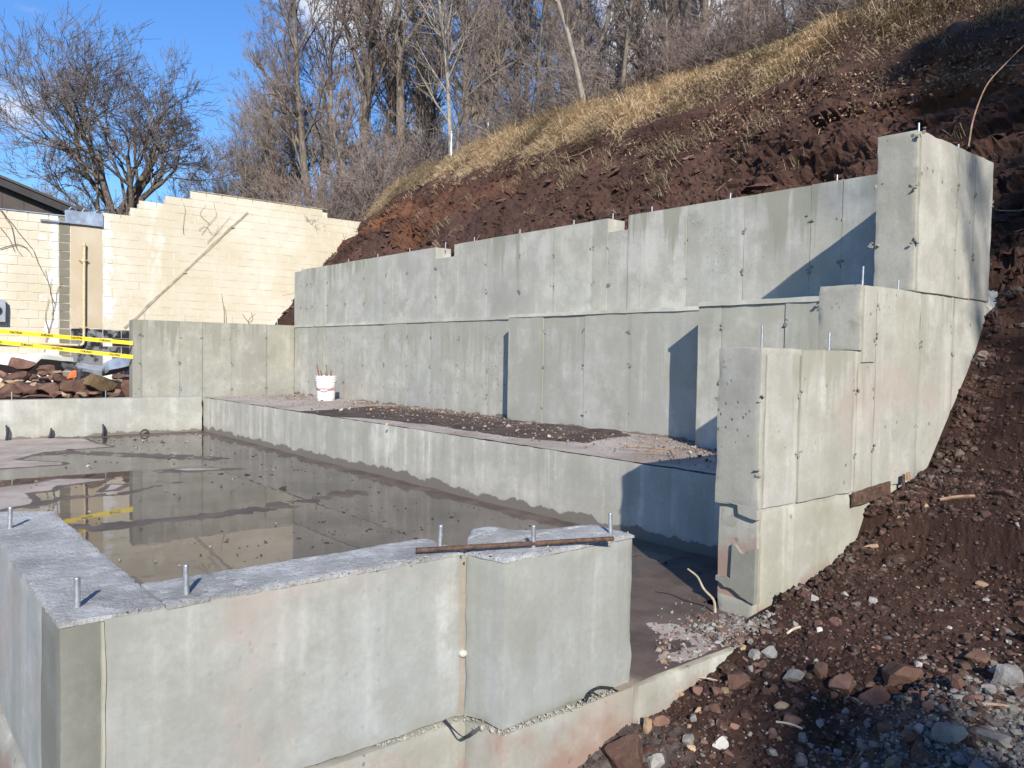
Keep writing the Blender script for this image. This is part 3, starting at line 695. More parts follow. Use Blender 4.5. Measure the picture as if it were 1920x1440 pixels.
PW = thing('pit_wall', 'low concrete wall along the far side of the puddle below the boulders', 'concrete wall', (1.5, 13.15, 0))
for i, (a, b) in enumerate(((-6, .6), (.6, 4.34))):
    box('wall_panel', a, b, 13.044, 13.27, -.2, .560+.004*(i % 2), M['low'], PW, .06, .003, .010, 51+i)
for px, py, top, lean in ((12, 828, 797, .0), (92, 827, 803, .03), (193, 822, 795, .0)):
    p = on(1, 12.98, px, py); p[2] = .004; t = on(1, 12.98, px, top)
    q = spline([p, p+np.array([lean*.4+.012, -.004, (t[2]-p[2])*.55]), p+np.array([lean, .01, t[2]-p[2]])], 9)
    o = tube_obj('form_tie', q, .016, M['black'], PW, 6, rr=[.02, .02, .018, .018, .02, .02, .016, .014, .01]); o['label'] = 'bent black strap sticking up at the wall foot'
p = on(1, 12.95, 262, 818); p[2] = .01
tube_obj('form_tie', spline([p, p+np.array([.04, 0, .05]), p+np.array([.10, .01, .055]), p+np.array([.13, .0, .0])], 10), .011, M['black'], PW, 6)
def pin_mesh():
    v, f = tubes(np.array([[(0, 0, -.04), (0, 0, .10), (0, 0, .1005)]]), np.array([[.0065, .0065, .0004]]), 8); return mesh_of('anchor_pin', v, f, M['galv'], True, 60)
PM = pin_mesh()
def pin(x, y, z, parent, h=1.0, name='anchor_pin'):
    b = obj(name, PM, parent, tuple(Vector((x, y, z))-Vector(parent.location))); b.scale.z = h; b.rotation_euler = (random.uniform(-.03, .03), random.uniform(-.03, .03), 0)
for px in (22, 198): p = on(1, 13.15, px, 745); pin(p[0], 13.15, .56, PW, 1.15)

# ------------------------------------------------------------------ helper: a wall faced with poured panels
def tie_marks(parent, pts, nrm, seed, mat='tie', size=.0135):
    r = np.random.default_rng(seed); base = icos(1); V, F, off = [], [], 0
    for p in pts:
        for _ in range(r.integers(2, 6)):
            v = base[0]*(1+.8*fbm(base[0]*1.6+r.uniform(0, 50), 2, seed))[:, None]*r.uniform(.6, 1.3, 3)*size*r.uniform(.4, 1.0)*1.15
            c = np.array(p)+r.normal(0, .018, 3)*np.where(np.abs(nrm) > .5, .2, 1)
            V.append(v*np.where(np.abs(nrm) > .5, .4, 1)+c); F.append(base[1]+off); off += len(v)
    return stuff(obj('tie_marks', mesh_of('tie_marks', np.vstack(V), np.vstack(F), M[mat]), parent))
def face_x(parent, x, thick, ys, z0, z1, mat, seed, res=.09, ties=(.35, .75), jz=None):
    """panels facing -X between the y positions of ys (ascending)"""
    ts = []
    for i, (a, b) in enumerate(zip(ys[:-1], ys[1:])):
        dx = random.uniform(-.004, .004)
        box('panel', x+dx, x+thick, a+.0007, b-.0007, z0, (z1 if jz is None else z1+jz[i]), mat, parent, res, .0022, .0018, seed+i)
        for t in ties: ts.append((x-.001, a, z0+(z1-z0)*t+random.uniform(-.02, .02)))
    tie_marks(parent, ts, np.array([1, 0, 0]), seed)
def face_y(parent, y, thick, xs, z0, z1, mat, seed, res=.09, ties=(.35, .75)):
    ts = []
    for i, (a, b) in enumerate(zip(xs[:-1], xs[1:])):
        dy = random.uniform(-.004, .004)
        box('panel', a+.0007, b-.0007, y+dy, y+thick, z0, z1, mat, parent, res, .0022, .0018, seed+i)
        for t in ties: ts.append((b, y-.001, z0+(z1-z0)*t+random.uniform(-.02, .02)))
    tie_marks(parent, ts, np.array([0, 1, 0]), seed)

# lower retaining wall: three lengths, each stepping out towards the camera
LW = thing('lower_retaining_wall', 'lower concrete retaining wall stepping out in two offsets behind the ledge', 'retaining wall', (6.1, 7.7, .5))
box('wall_core', 6.012, 6.24, 7.03, 13.45, .3, 1.738, M['wall_low'], LW, .3, .001, .004, 60)
box('wall_core', 5.80, 6.20, 4.112, 7.00, .3, 1.740, M['wall_low'], LW, .3, .001, .004, 61)
box('wall_core', 5.46, 6.10, 2.50, 4.09, .3, 1.742, M['wall_low'], LW, .3, .001, .004, 62)
face_x(LW, 5.996, .05, [7.035, 7.68, 8.30, 8.92, 9.54, 10.14, 10.78, 11.4, 12.01, 12.65, 13.226], .40, 1.743, M['wall_low'], 600, ties=(.3, .55, .85))
face_x(LW, 5.784, .05, [4.114, 5.18, 5.80, 6.43, 7.026], .40, 1.745, M['wall_low'], 620, ties=(.25, .6, .87))
face_x(LW, 5.425, .05, [2.50, 3.3, 3.87, 4.107], .40, 1.748, M['wall_low'], 640, ties=(.5, .87))
for x_, a, b, z in ((5.988, 7.04, 13.22, 1.7455), (5.776, 4.115, 7.02, 1.7475), (5.417, 2.5, 4.105, 1.7505)):
    box('wall_lip', x_-.008, x_+.3, a, b, z-.012, z+.030, M['crust'], LW, .06, .003, .006, int(a*10))
# upper retaining wall with two beam pockets
UW = thing('upper_retaining_wall', 'upper concrete retaining wall below the red bank with two notches in its top', 'retaining wall', (6.15, 7.8, 1.75))
ZU = 2.738
us = [2.48, 3.19, 3.46, 4.09, 4.71, 5.33, 5.72, 5.93, 6.54, 7.14, 7.74, 8.36, 8.44, 8.87, 9.57, 10.18, 10.80, 11.41, 12.03, 12.64, 12.93, 13.06, 13.30]
us = sorted(us)
ts = []
for i, (a, b) in enumerate(zip(us[:-1], us[1:])):
    nz_ = (5.43 < (a+b)/2 < 5.72) or (8.44 < (a+b)/2 < 8.87)
for i, (a, b, zt) in enumerate(((2.48, 3.19, ZU), (3.19, 3.46, ZU), (3.46, 4.09, ZU), (4.09, 4.71, ZU), (4.71, 5.28, ZU), (5.28, 5.44, ZU), (5.44, 5.72, 2.60), (5.72, 5.93, ZU), (5.93, 6.54, ZU), (6.54, 7.14, ZU), (7.14, 7.74, ZU), (7.74, 8.36, ZU), (8.36, 8.45, ZU), (8.45, 8.88, 2.585), (8.88, 9.57, ZU), (9.57, 10.18, ZU), (10.18, 10.80, ZU), (10.80, 11.41, ZU), (11.41, 12.03, ZU), (12.03, 12.60, ZU), (12.60, 12.80, ZU), (12.80, 13.02, ZU), (13.02, 13.30, ZU-.02))):
    dx = random.uniform(-.004, .004)
    box('panel', 6.02+dx, 6.27, a+.0007, b-.0007, 1.60, zt+random.uniform(-.003, .003), M['wall'], UW, .09, .0022, .0018, 700+i)
    if i not in (5, 6, 12, 13):
        for t in (.32, .70): ts.append((6.018, a, 1.75+.99*t+random.uniform(-.02, .02)))
tie_marks(UW, ts, np.array([1, 0, 0]), 71)
for px in (568, 606, 654, 709, 769, 836, 890, 975, 1076, 1149, 1222, 1368, 1567):
    p = on(0, 6.14, px, 420); pin(6.14, p[1], ZU, UW, .75)

# short wall between the boulder yard and the retaining wall
SW = thing('short_cross_wall', 'short concrete cross wall at the far end of the ledge with grey panels', 'concrete wall', (4.7, 13.35, .5))
box('wall_core', 3.345, 5.99, 13.242, 13.47, .2, 1.764, M['short'], SW, .3, .001, .004, 75)
face_y(SW, 13.229, .05, [3.335, 3.46, 4.04, 4.40, 4.87, 5.49, 5.992],   .40, 1.770, M['short'], 760, ties=(.2, .5, .82))
for px in (271, 347, 436, 520): p = on(1, 13.35, px, 605); pin(p[0], 13.35, 1.77, SW, 1.2)

# ------------------------------------------------------------------ stepped wing wall on the right
G = thing('stepped_wing_wall', 'tall pale concrete wing wall rising in three steps into the dirt bank', 'retaining wall', (4.9, 2.34, 0))
box('wall_core', 3.46, 6.32, 2.228, 2.456, -.2, 1.355, M['wing'], G, .3, .001, .004, 90)
box('wall_core', 4.43, 6.32, 2.229, 2.457, 1.3, 1.736, M['wing'], G, .3, .001, .004, 91)
box('wall_core', 5.095, 6.285, 2.230, 2.458, 1.70, 2.735, M['wing'], G, .3, .001, .004, 92)
# end faces
def endface(x0, z0, z1, seed, label=None, y0=2.2125, y1=2.466, mat='wing_end'):
    box('end_panel', x0, x0+.05, y0, y1, z0, z1, M[mat], G, .02, .002, .007, seed, None, label)
endface(3.438, .565, 1.366, 901)
endface(4.411, 1.369, 1.747, 902, 'dark end of the middle step')
endface(5.075, 1.751, 2.748, 903)
# front panels
ts = []
def wp(x0, x1, z0, z1, seed, y=2.214):
    box('panel', x0, x1, y+random.uniform(-.003, .003), y+.05, z0, z1, M['wing'], G, .05, .0025, .006, seed)
    for t in (.3, .72): ts.append((x1, y-.001, z0+(z1-z0)*t))
for i, (a, b, z0, z1) in enumerate(((3.491, 3.80, .56, 1.367), (3.805, 4.372, .56, 1.366), (4.377, 4.409, .56, 1.364), (4.464, 4.615, 1.30, 1.746), (4.413, 4.615, .553, 1.298), (4.620, 5.20, .553, 1.748), (5.205, 5.71, .40, 1.745), (5.715, 6.34, .60, 1.744))): wp(a, b, z0, z1, 910+i)
for i, (a, b) in enumerate(((5.128, 5.70), (5.705, 5.98), (5.985, 6.302))): wp(a, b, 1.752, 2.748, 920+i)
tie_marks(G, ts, np.array([0, 1, 0]), 93, 'tie', .010)
tie_marks(G, [(3.437, 2.46, z) for z in (.70, 1.10)]+[(5.074, 2.466, 2.05), (5.074, 2.466, 2.42), (5.078, 2.212, 2.05), (5.078, 2.212, 2.4), (5.078, 2.212, 2.72), (3.439, 2.212, 1.1), (3.439, 2.212, .72)], np.array([.3, .3, 0]), 94, 'tie', .012)
# tops
for (a, b, z) in ((3.44, 4.409, 1.358), (4.413, 5.07, 1.740), (5.077, 6.30, 2.740)):
    box('step_top', a, b, 2.2155, 2.463, z-.03, z+.0105, M['wall'], G, .04, .003, .008, int(z*100))
# footing below the ragged cold joint
box('footing_face', 3.492, 5.25, 2.222, 2.45, -.5, .548, M['wing_foot'], G, .03, .004, .012, 930)
box('footing_end', 3.452, 3.50, 2.226, 2.452, -.5, .09, M['wing_end'], G, .02, .003, .01, 931)
box('footing_end', 3.463, 3.50, 2.228, 2.450, .085, .560, M['wing_end'], G, .012, .005, .008, 932, None, 'honeycombed band under the cold joint')
# ragged lip of the upper pour over the joint, and the mortar patch
def ragged(name, ys, ztop, zbot, x0, x1, mat, seed, label=None):
    n = 40; yy = np.linspace(ys[0], ys[1], n); q = np.c_[yy*11, yy*0, yy*0]
    zb = zbot(yy)+.012*fbm(q*2.2, 3, seed); zt = ztop(yy)+.006*fbm(q*2.5+9, 3, seed+1)
    v = []
    for x in (x0, x1):
        for zz in (zt, zb): v.append(np.c_[np.full(n, x), yy, zz])
    V = np.vstack(v); I = np.arange(4*n).reshape(4, n); F = []
    for a, b in ((0, 1), (2, 0), (1, 3), (3, 2)): F.append(np.stack([I[a, :-1], I[a, 1:], I[b, 1:], I[b, :-1]], 1))
    F = np.concatenate(F); V2 = V
    E_ = np.array([[I[0, 0], I[1, 0], I[3, 0], I[2, 0]], [I[0, -1], I[2, -1], I[3, -1], I[1, -1]]])
    o = obj(name, mesh_of(name, V2, np.vstack([F, E_]), M[mat]), G)
    if label: o['label'] = label
ragged('joint_lip', (2.216, 2.464), lambda y: y*0+.575, lambda y: .545+.11*(y-2.34)+.02*np.sign(y-2.33), 3.437, 3.47, 'wing_end', 95)
ragged('mortar_patch', (2.222, 2.452), lambda y: np.where(y < 2.36, .345-.9*np.abs(y-2.29)*0-.02*np.sin(y*50), .185), lambda y: .085+.33*(y-2.222), 3.440, 3.47, 'mortar_patch', 97, 'smooth dark mortar patch on the wall end')
# broken concrete overpour at the buried end
v, f = icos(3); p = np.array([6.36, 2.24, 1.67])
v = v*np.array([.10, .09, .15])*(1+.35*fbm(v*2.3, 4, 7)+.2*fbm(v*6, 3, 8))[:, None]
o = obj('concrete_overpour', mesh_of('concrete_overpour', v+p, f, M['crust'], False), G); o['label'] = 'rough grey lump of concrete at the buried end'
for px, py, hz, z in ((1425, 652, .10, 1.368), (1551, 656, .09, 1.366), (1614, 533, .10, 1.750), (1681, 541, .06, 1.748), (1720, 242, .06, 2.75), (1794, 278, .04, 2.75)):
    p = on(1, 2.27, px, py); pin(max(p[0], 3.47), 2.26, z, G, hz/.1*1.1, 'anchor_bolt')

# ------------------------------------------------------------------ block walls at the back of the yard
YB = 21.0; BH = .2005; BW = .408; ZB0 = .355
def block_mesh(w, h, d=.05, b=.006, seed=0):
    v, f = rough_hexa([(0, 0, 0), (w, 0, 0), (w, d, 0), (0, d, 0)], [(0, 0, h), (w, 0, h), (w, d, h), (0, d, h)], .21, .0015, b, seed)
    return mesh_of('block', v, f, None, True, 40)
_bm = {}
def block(parent, x0, x1, z0, mat, y=YB, gap=.010, h=BH, proud=.012):
    w = round(x1-x0-gap, 2)
    if w < .05: return
    key = (w, mat.name, random.randrange(2), round(h, 2))
    if key not in _bm:
        _bm[key] = block_mesh(w, h-gap, seed=len(_bm)); _bm[key].materials.append(mat)
    o = obj('block', _bm[key], parent, tuple(Vector((x0+gap/2, y-proud+random.uniform(-.002, .002), z0+gap/2))-Vector(parent.location)))
BL = thing('painted_block_wall', 'cream painted block wall at the left edge with bare grey end blocks and crawling vines', 'block wall', (2.6, 21.2, .4))
box('wall_core', -4, 3.925, YB+.003, YB+.2, .0, 4.32, M['mortar'], BL, .5, .001, .003, 200)
for r in range(20):
    z0 = ZB0+r*BH
    if z0+BH > 4.40: break
    x = 3.70; odd = r % 2
    block(BL, 3.70, 3.925, z0, M['bare_block'])
    w_edge = 3.70
    k_ = 0
    while w_edge > 2.15:
        w = .204 if (k_ == 0 and odd) else BW
        block(BL, w_edge-w, w_edge, z0, M['cream_left'])
        w_edge -= w; k_ += 1
box('cap_strip', 2.1, 3.86, YB-.03, YB+.2, 4.37, 4.395, M['flash'], BL, .3, .002, .003, 201)
BR = thing('stepped_block_wall', 'cream painted block wall with a stepped top and a long diagonal scar', 'block wall', (7.8, 21.2, .4))
def topz(x):
    for a, z in ((4.62, 4.36), (5.26, 4.56), (5.45, 4.76), (6.07, 4.965), (6.72, 5.165), (10.49, 5.365)):
        if x < a: return z
    return 5.165
def step_core():
    xs = [3.935, 4.62, 5.26, 5.45, 6.07, 6.72, 10.49, 13.2]
    for i, (a, b) in enumerate(zip(xs[:-1], xs[1:])):
        box('wall_core', a, b, YB+.003, YB+.2, 0, topz((a+b)/2)-BH*.5+.03, M['mortar'], BR, .6, .001, .003, 210+i)
step_core()
nb = 0
for r in range(26):
    z0 = ZB0+r*BH
    x = 4.63-(BW/2 if r % 2 else 0)
    if r % 2 and z0+BH*.6 < topz(4.7): block(BR, 4.63, 4.63+BW/2, z0, M['cream'], gap=.006)
    x = 4.63+(BW/2 if r % 2 else 0)
    while x < 12.6:
        xm = x+BW/2
        if z0+BH*.6 > topz(xm): x += BW; continue
        # only what the bank and the front walls leave in view
        if xm > 5.35 and z0+BH < 1.5: x += BW; continue
        if xm > 8.0 and z0 < 1.4+(xm-8.0)*.9: x += BW; continue
        tar = z0 < 1.75
        mat = M['tar'] if tar else M['cream']
        block(BR, x, x+BW, z0, mat, gap=.005, proud=.006); nb += 1
        x += BW
# patched bay between the two block walls
box('rendered_patch', 3.94, 4.625, YB-.006, YB+.05, 1.78, 4.30, M['beige_render'], BR, .12, .004, .01, 220, None, 'smooth beige rendered strip behind the pipe')
box('tarred_base', 3.94, 4.625, YB-.010, YB+.05, .4, 1.775, M['tar'], BR, .12, .004, .01, 221)
# coping of the level run
box('coping', 6.70, 10.50, YB-.02, YB+.2, 5.372, 5.40, M['scar'], BR, .3, .004, .01, 222)
# diagonal scar of an old roof
a = np.array([5.10, YB-.019, 1.80]); b = np.array([8.16, YB-.019, 5.02]); n = 60
t = np.linspace(0, 1, n); P_ = a+(b-a)*t[:, None]; P_[:, 2] += .012*fbm(np.c_[t*30, t*0, t*0], 3, 3)
V = np.vstack([P_+np.array([-.02, 0, .02])*(1+.7*fbm(np.c_[t*18, t*0, t*0], 3, 8))[:, None], P_-np.array([-.02, 0, .02])*(1+.5*fbm(np.c_[t*18, t*0+5, t*0], 3, 9))[:, None]])
V = np.vstack([V, V+np.array([0, .02, 0])]); I = np.arange(4*n).reshape(4, n)
F = [np.stack([I[p][:-1], I[p][1:], I[q][1:], I[q][:-1]], 1) for p, q in ((0, 1), (2, 0), (1, 3))]
o = obj('roof_scar', mesh_of('roof_scar', V, np.concatenate(F), M['scar']), BR)
for s_ in (.46, .86): p = a+(b-a)*s_; box('scar_bracket', p[0]-.03, p[0]+.06, YB-.04, YB, p[2]-.02, p[2]+.02, M['scar'], BR, .05, .004, .004, int(s_*100))

# bent flashing over the gap
FL = thing('metal_flashing', 'bent galvanised flashing capping the gap between the two block walls', 'flashing', (4.2, 21, 4.2))
box('flashing_face', 3.82, 4.63, YB-.05, YB-.035, 4.245, 4.52, M['flash'], FL, .1, .008, .004, 231)
box('flashing_lip', 3.30, 4.62, YB-.085, YB-.052, 4.21, 4.25, M['flash'], FL, .1, .006, .004, 232)
box('flashing_top', 3.86, 4.58, YB-.03, YB+.25, 4.50, 4.53, M['flash'], FL, .07, .02, .004, 233)
for i in range(5):
    x_ = 3.92+i*.14; tube_obj('bent_strip', [(x_, YB+.1, 4.52), (x_+.03, YB+.1, 4.58), (x_+.06*(-1)**i, YB+.08, 4.62)], .012, M['flash'], FL, 4)

# cream pipe with an elbow
pts = [(4.215, YB-.10, 3.78), (4.205, YB-.10, 2.6), (4.20, YB-.10, 1.50), (4.17, YB-.10, 1.40), (4.08, YB-.10, 1.375), (3.0, YB-.10, 1.40), (1.5, YB-.10, 1.43)]
PI_ = thing('gas_pipe', 'cream painted pipe with an elbow rising up the beige strip of the block wall', 'pipe', (4.2, 20.9, 1.4))
tube_obj('pipe_run', np.vstack([spline(pts[:3], 12), spline(pts[2:5], 8)[1:], spline(pts[4:], 6)[1:]]), .030, M['pipe'], PI_, 10)
for zc in (1.80, 3.38, 3.74): tube_obj('collar', [(4.20+.005*(zc > 3), YB-.10, zc-.03), (4.20+.005*(zc > 3), YB-.10, zc+.03)], .043, M['pipe'], PI_, 10)
for zc in (1.80, 3.38): tube_obj('wall_clip', [(4.12, YB-.01, zc), (4.12, YB-.10, zc), (4.29, YB-.10, zc), (4.29, YB-.01, zc)], .012, M['pipe'], PI_, 5)
# electric meter at the left edge
ME = thing('electric_meter', 'grey electric meter box on the cream block wall at the left edge', 'meter', (2.5, 20.9, 2.0))
box('meter_box', 2.20, 2.62, YB-.20, YB-.02, 1.86, 2.36, M['meter'], ME, .08, .002, .01, 240)
v, f = tubes(np.array([[(2.41, YB-.20, 2.14), (2.41, YB-.27, 2.14), (2.41, YB-.29, 2.14), (2.41, YB-.292, 2.14)]]), np.array([[.11, .11, .07, .001]]), 20)
obj('meter_dial', mesh_of('meter_dial', v, f, M['dark_metal'], True, 40), ME)
tube_obj('conduit', [(2.3, YB-.08, 1.87), (2.3, YB-.08, 1.2), (2.2, YB-.08, .6)], .03, M['meter'], ME, 8)

# brown gabled building behind the wall
GB = thing('gabled_building', 'building with dark brown board siding and a sloping roof behind the block wall', 'building', (0, 25, 0))
def roofz(x): return 4.86+(4.36-x)*.333
xs = np.arange(-8.2, 4.2, .46)
for i, x0 in enumerate(xs):
    x1 = x0+.452; zt0, zt1 = roofz(x0)-.13, roofz(x1)-.13
    v = np.array([(x0, 23.0, 2.5), (x1, 23.0, 2.5), (x1, 23.0, zt1), (x0, 23.0, zt0), (x0, 23.05, 2.5), (x1, 23.05, 2.5), (x1, 23.05, zt1), (x0, 23.05, zt0)])
    obj('siding_board', mesh_of('siding_board', v, [(0, 1, 2, 3), (1, 5, 6, 2), (5, 4, 7, 6), (4, 0, 3, 7), (3, 2, 6, 7)], M['siding']), GB)
for nm, y0, y1, dz, th, mt in (('fascia', 22.75, 22.80, -.19, .17, 'fascia'), ('roof', 22.72, 34, .0, .06, 'siding'), ('fascia', 22.85, 22.88, -.10, .09, 'siding')):
    v = np.array([(-8.5, y0, roofz(-8.5)+dz), (4.55, y0, roofz(4.55)+dz), (4.55, y0, roofz(4.55)+dz+th), (-8.5, y0, roofz(-8.5)+dz+th), (-8.5, y1, roofz(-8.5)+dz), (4.55, y1, roofz(4.55)+dz), (4.55, y1, roofz(4.55)+dz+th), (-8.5, y1, roofz(-8.5)+dz+th)])
    obj(nm, mesh_of(nm, v, [(0, 1, 2, 3), (1, 5, 6, 2), (5, 4, 7, 6), (4, 0, 3, 7), (3, 2, 6, 7), (0, 4, 5, 1)], M[mt]), GB)
box('wall', -8.2, 4.15, 23.06, 33, 1.0, 4.6, M['fascia'], GB, 3, .001, .002, 250)

# ------------------------------------------------------------------ caution tape
LETTER = {}
for wd in ('CAUTION', 'CUIDADO'):
    cu = bpy.data.curves.new('lettering', 'FONT'); cu.body = wd; cu.size = .062; cu.align_x = 'CENTER'; cu.align_y = 'CENTER'; cu.offset = .003; cu.extrude = .0004; cu.resolution_u = 2
    to = bpy.data.objects.new('lettering_curve', cu); C.objects.link(to); bpy.context.view_layer.update()
    LETTER[wd] = bpy.data.meshes.new_from_object(to.evaluated_get(bpy.context.evaluated_depsgraph_get())); LETTER[wd].name = 'lettering'
    LETTER[wd].materials.clear(); LETTER[wd].materials.append(M['ink'])
    bpy.data.objects.remove(to, do_unlink=True)
def caution(label, z0, z1, sag, first, ph):
    T = thing('caution_tape', label, 'caution tape', (2.4, 13.3, 1.0), 'caution tapes tied to the cross wall')
    n = 40; u = np.linspace(0, 1, n); A_ = np.array([-.6, 13.55, z0]); B_ = np.array([3.338, 13.22, z1])
    p = A_+(B_-A_)*u[:, None]; p[:, 2] -= sag*4*u*(1-u); p[:, 1] += .01*np.sin(u*23+ph)
    w = .030; lean = .15*np.sin(u*7+ph)
    up = np.c_[np.zeros(n), np.sin(lean), np.cos(lean)]*w
    V = np.vstack([p+up, p-up, p+up+np.array([0, .0015, 0]), p-up+np.array([0, .0015, 0])]); I = np.arange(4*n).reshape(4, n)
    F = np.concatenate([np.stack([I[a, :-1], I[b, :-1], I[b, 1:], I[a, 1:]], 1) for a, b in ((0, 1), (3, 2), (2, 0), (1, 3))])
    obj('tape_strip', mesh_of('tape_strip', V, F, M['tape'], True, 60), T)
    Ln = np.linalg.norm(B_-A_); k_ = 0
    for s in np.arange(ph*.1+.05, Ln-.2, .385):
        t_ = s/Ln; i = int(t_*(n-1)); q = p[i]+(p[i+1]-p[i])*(t_*(n-1)-i); tg = p[i+1]-p[i]; tg /= np.linalg.norm(tg); upv = up[i]/w; nr = np.cross(tg, upv)
        o = obj('lettering', LETTER[('CAUTION', 'CUIDADO')[(k_+first) % 2]], T, tuple(Vector(q+nr*.0018)-Vector(T.location)))
        mm = Matrix((tg, upv, nr)).transposed(); o.rotation_euler = mm.to_euler(); o.scale = (.55, .68, 1)
        k_ += 1
caution('upper yellow caution tape stretched left from the short cross wall', 1.70, 1.40, .0, 0, .6)
caution('lower yellow caution tape sagging in front of the boulder heap', 1.62, 1.185, .0, 1, 2.0)

# ------------------------------------------------------------------ rocks
def rock_mesh(seed, sub=2, cuts=16, rough=.09):
    r = np.random.default_rng(seed); v, f = icos(sub)
    for _ in range(cuts):
        n = r.normal(0, 1, 3); n /= np.linalg.norm(n); d = r.uniform(.42, .82); s = v@n; v = v-np.maximum(s-d, 0)[:, None]*n*.97
    v = v*(1+rough*fbm(v*2.2+seed, 3, seed)+rough*.5*fbm(v*6+seed, 2, seed+1))[:, None]
    return v, f
ROCKS = {}
def rock(mat, variant, sub=2):
    key = (mat, variant, sub)
    if key not in ROCKS:
        v, f = rock_mesh(300+variant*7, sub); ROCKS[key] = mesh_of('rock', v/np.abs(v).max(), f, M[mat], True, 22)
    return ROCKS[key]
def place_rock(name, label, cat, group, mat, p, size, rot=None, variant=None, sub=2):
    o = bpy.data.objects.new(name, rock(mat, random.randrange(9) if variant is None else variant, sub)); C.objects.link(o)
    o.location = tuple(p); o.scale = tuple(size); o.rotation_euler = rot if rot else (random.uniform(-.5, .5), random.uniform(-.5, .5), random.uniform(0, 6.28))
    tag(o, label, cat, group); return o
# boulder heap beyond the pit wall: photograph position, width, height (sixfold crop units), distance y
HEAP = [(260, 870, 300, 200, 15.6, 'red_rock', 'big rounded reddish boulder topping the heap at the left'), (165, 1010, 280, 150, 14.9, 'red_rock', 'slanting reddish slab of rock below the big rounded boulder'),
 (30, 975, 110, 110, 15.0, 'red_rock', None), (355, 1015, 180, 95, 14.9, 'brown_rock', None), (540, 930, 200, 115, 15.5, 'red_rock', None), (640, 962, 170, 85, 15.0, 'tan_rock', 'tan flat stone in the middle of the heap'),
 (665, 1025, 200, 105, 14.7, 'red_rock', None), (480, 975, 100, 70, 15.0, 'brown_rock', None), (500, 1045, 150, 115, 14.6, 'red_rock', None), (130, 1055, 130, 75, 14.6, 'tan_rock', None), (200, 1045, 120, 75, 14.6, 'tan_rock', None),
 (275, 1140, 230, 200, 13.95, 'red_rock', 'broad dark reddish boulder at the front of the heap'), (80, 1165, 240, 180, 13.85, 'brown_rock', 'brown boulder at the left front of the heap'), (550, 1145, 290, 135, 13.95, 'red_rock', 'long reddish boulder in the front row of the heap'),
 (640, 1195, 160, 90, 13.75, 'red_rock', None), (660, 1110, 90, 70, 14.3, 'brown_rock', None), (830, 1135, 280, 195, 14.0, 'brown_rock', 'dusky brown boulder beside the olive one'), (890, 1070, 110, 90, 14.5, 'red_rock', None),
 (1130, 1085, 390, 265, 13.95, 'olive_rock', 'large olive brown angular boulder beside the cross wall'), (1445, 1085, 140, 270, 13.9, 'red_rock', 'reddish boulder tucked against the cross wall'), (720, 1200, 75, 65, 13.65, 'tan_rock', 'small round tan stone in front of the brown boulder'),
 (400, 1222, 270, 50, 13.62, 'red_rock', None), (385, 1130, 90, 120, 14.2, 'tan_rock', None), (455, 898, 100, 60, 15.6, 'brown_rock', None), (410, 1072, 150, 70, 14.4, 'tan_rock', None), (1340, 1005, 130, 70, 14.7, 'brown_rock', None),
 (1050, 1190, 200, 60, 13.62, 'red_rock', None), (1270, 1200, 140, 60, 13.65, 'brown_rock', None), (160, 1215, 120, 50, 13.6, 'brown_rock', None), (740, 1090, 110, 70, 14.3, 'red_rock', None), (580, 1010, 100, 70, 14.9, 'brown_rock', None), (930, 1200, 130, 50, 13.6, 'tan_rock', None)]
for i, (cx, cy, w, hh, yy, mt, lb) in enumerate(HEAP):
    p = on(1, yy, cx/6, 540+cy/6); k_ = (yy*.77+p[0]*.64)/FPX/6
    place_rock('boulder', lb or '%s stone %s of the boulder heap' % ({'red_rock': 'reddish', 'brown_rock': 'brown', 'tan_rock': 'tan', 'olive_rock': 'olive'}[mt], ('at the left' if cx < 330 else 'in the middle' if cx < 760 else 'at the right')+(' front' if yy < 14.05 else ' back' if yy > 14.8 else '')), 'boulder', 'boulders heaped beyond the pit wall', mt, p, (w*k_*.60, w*k_*.52, hh*k_*.60), (random.uniform(-.15, .15), (-.35 if i in (1,) else random.uniform(-.15, .15)), random.uniform(-.5, .5)), i % 9, 3 if w > 180 else 2)
for i in range(22):      # the heap goes on underneath and behind
    x_ = random.uniform(.2, 3.3); y_ = random.uniform(13.75, 15.9); z_ = .5+.42*max(0, 1-abs(y_-15)/1.3)*random.uniform(.3, 1); s_ = random.uniform(.10, .21)
    place_rock('boulder', 'lesser stone wedged under or behind the boulders of the heap', 'boulder', 'boulders heaped beyond the pit wall', random.choice(('red_rock', 'brown_rock', 'red_rock', 'tan_rock')), (x_, y_, z_), (s_, s_*.8, s_*.7))
# rubbish behind the heap
def slab_thing(name, label, cat, cpx, cpy, yy, w, d, hh, mat, rot):
    p = on(1, yy, cpx, cpy); v, f = rough_hexa([(-w, -d, -hh), (w, -d, -hh), (w, d, -hh), (-w, d, -hh)], [(-w*.9, -d, hh), (w, -d, hh), (w*.95, d, hh), (-w, d, hh)], .12, .012, .015, int(cpx))
    o = obj(name, mesh_of(name, v, f, M[mat], True, 35), None, tuple(p)); o.rotation_euler = rot; return tag(o, label, cat)
slab_thing('concrete_slab', 'tilted pale grey concrete slab lying behind the boulder heap', 'concrete slab', 95, 683, 16.8, .30, .25, .05, 'crust', (-.5, .1, .3))
slab_thing('plastic_sheeting', 'white sheeting bundled along the wall foot behind the big boulder', 'sheeting', 25, 682, 17.5, .75, .3, .12, 'sheet', (-.3, .05, .1))
slab_thing('rolled_sheeting', 'white roll lying against the foot of the block wall', 'sheeting', 72, 669, 18.0, .26, .1, .08, 'sheet', (0, -.12, .1))
slab_thing('metal_duct', 'bent grey sheet metal duct behind the olive boulder', 'sheet metal', 220, 686, 16.5, .26, .2, .10, 'flash', (-.35, -.22, .2))
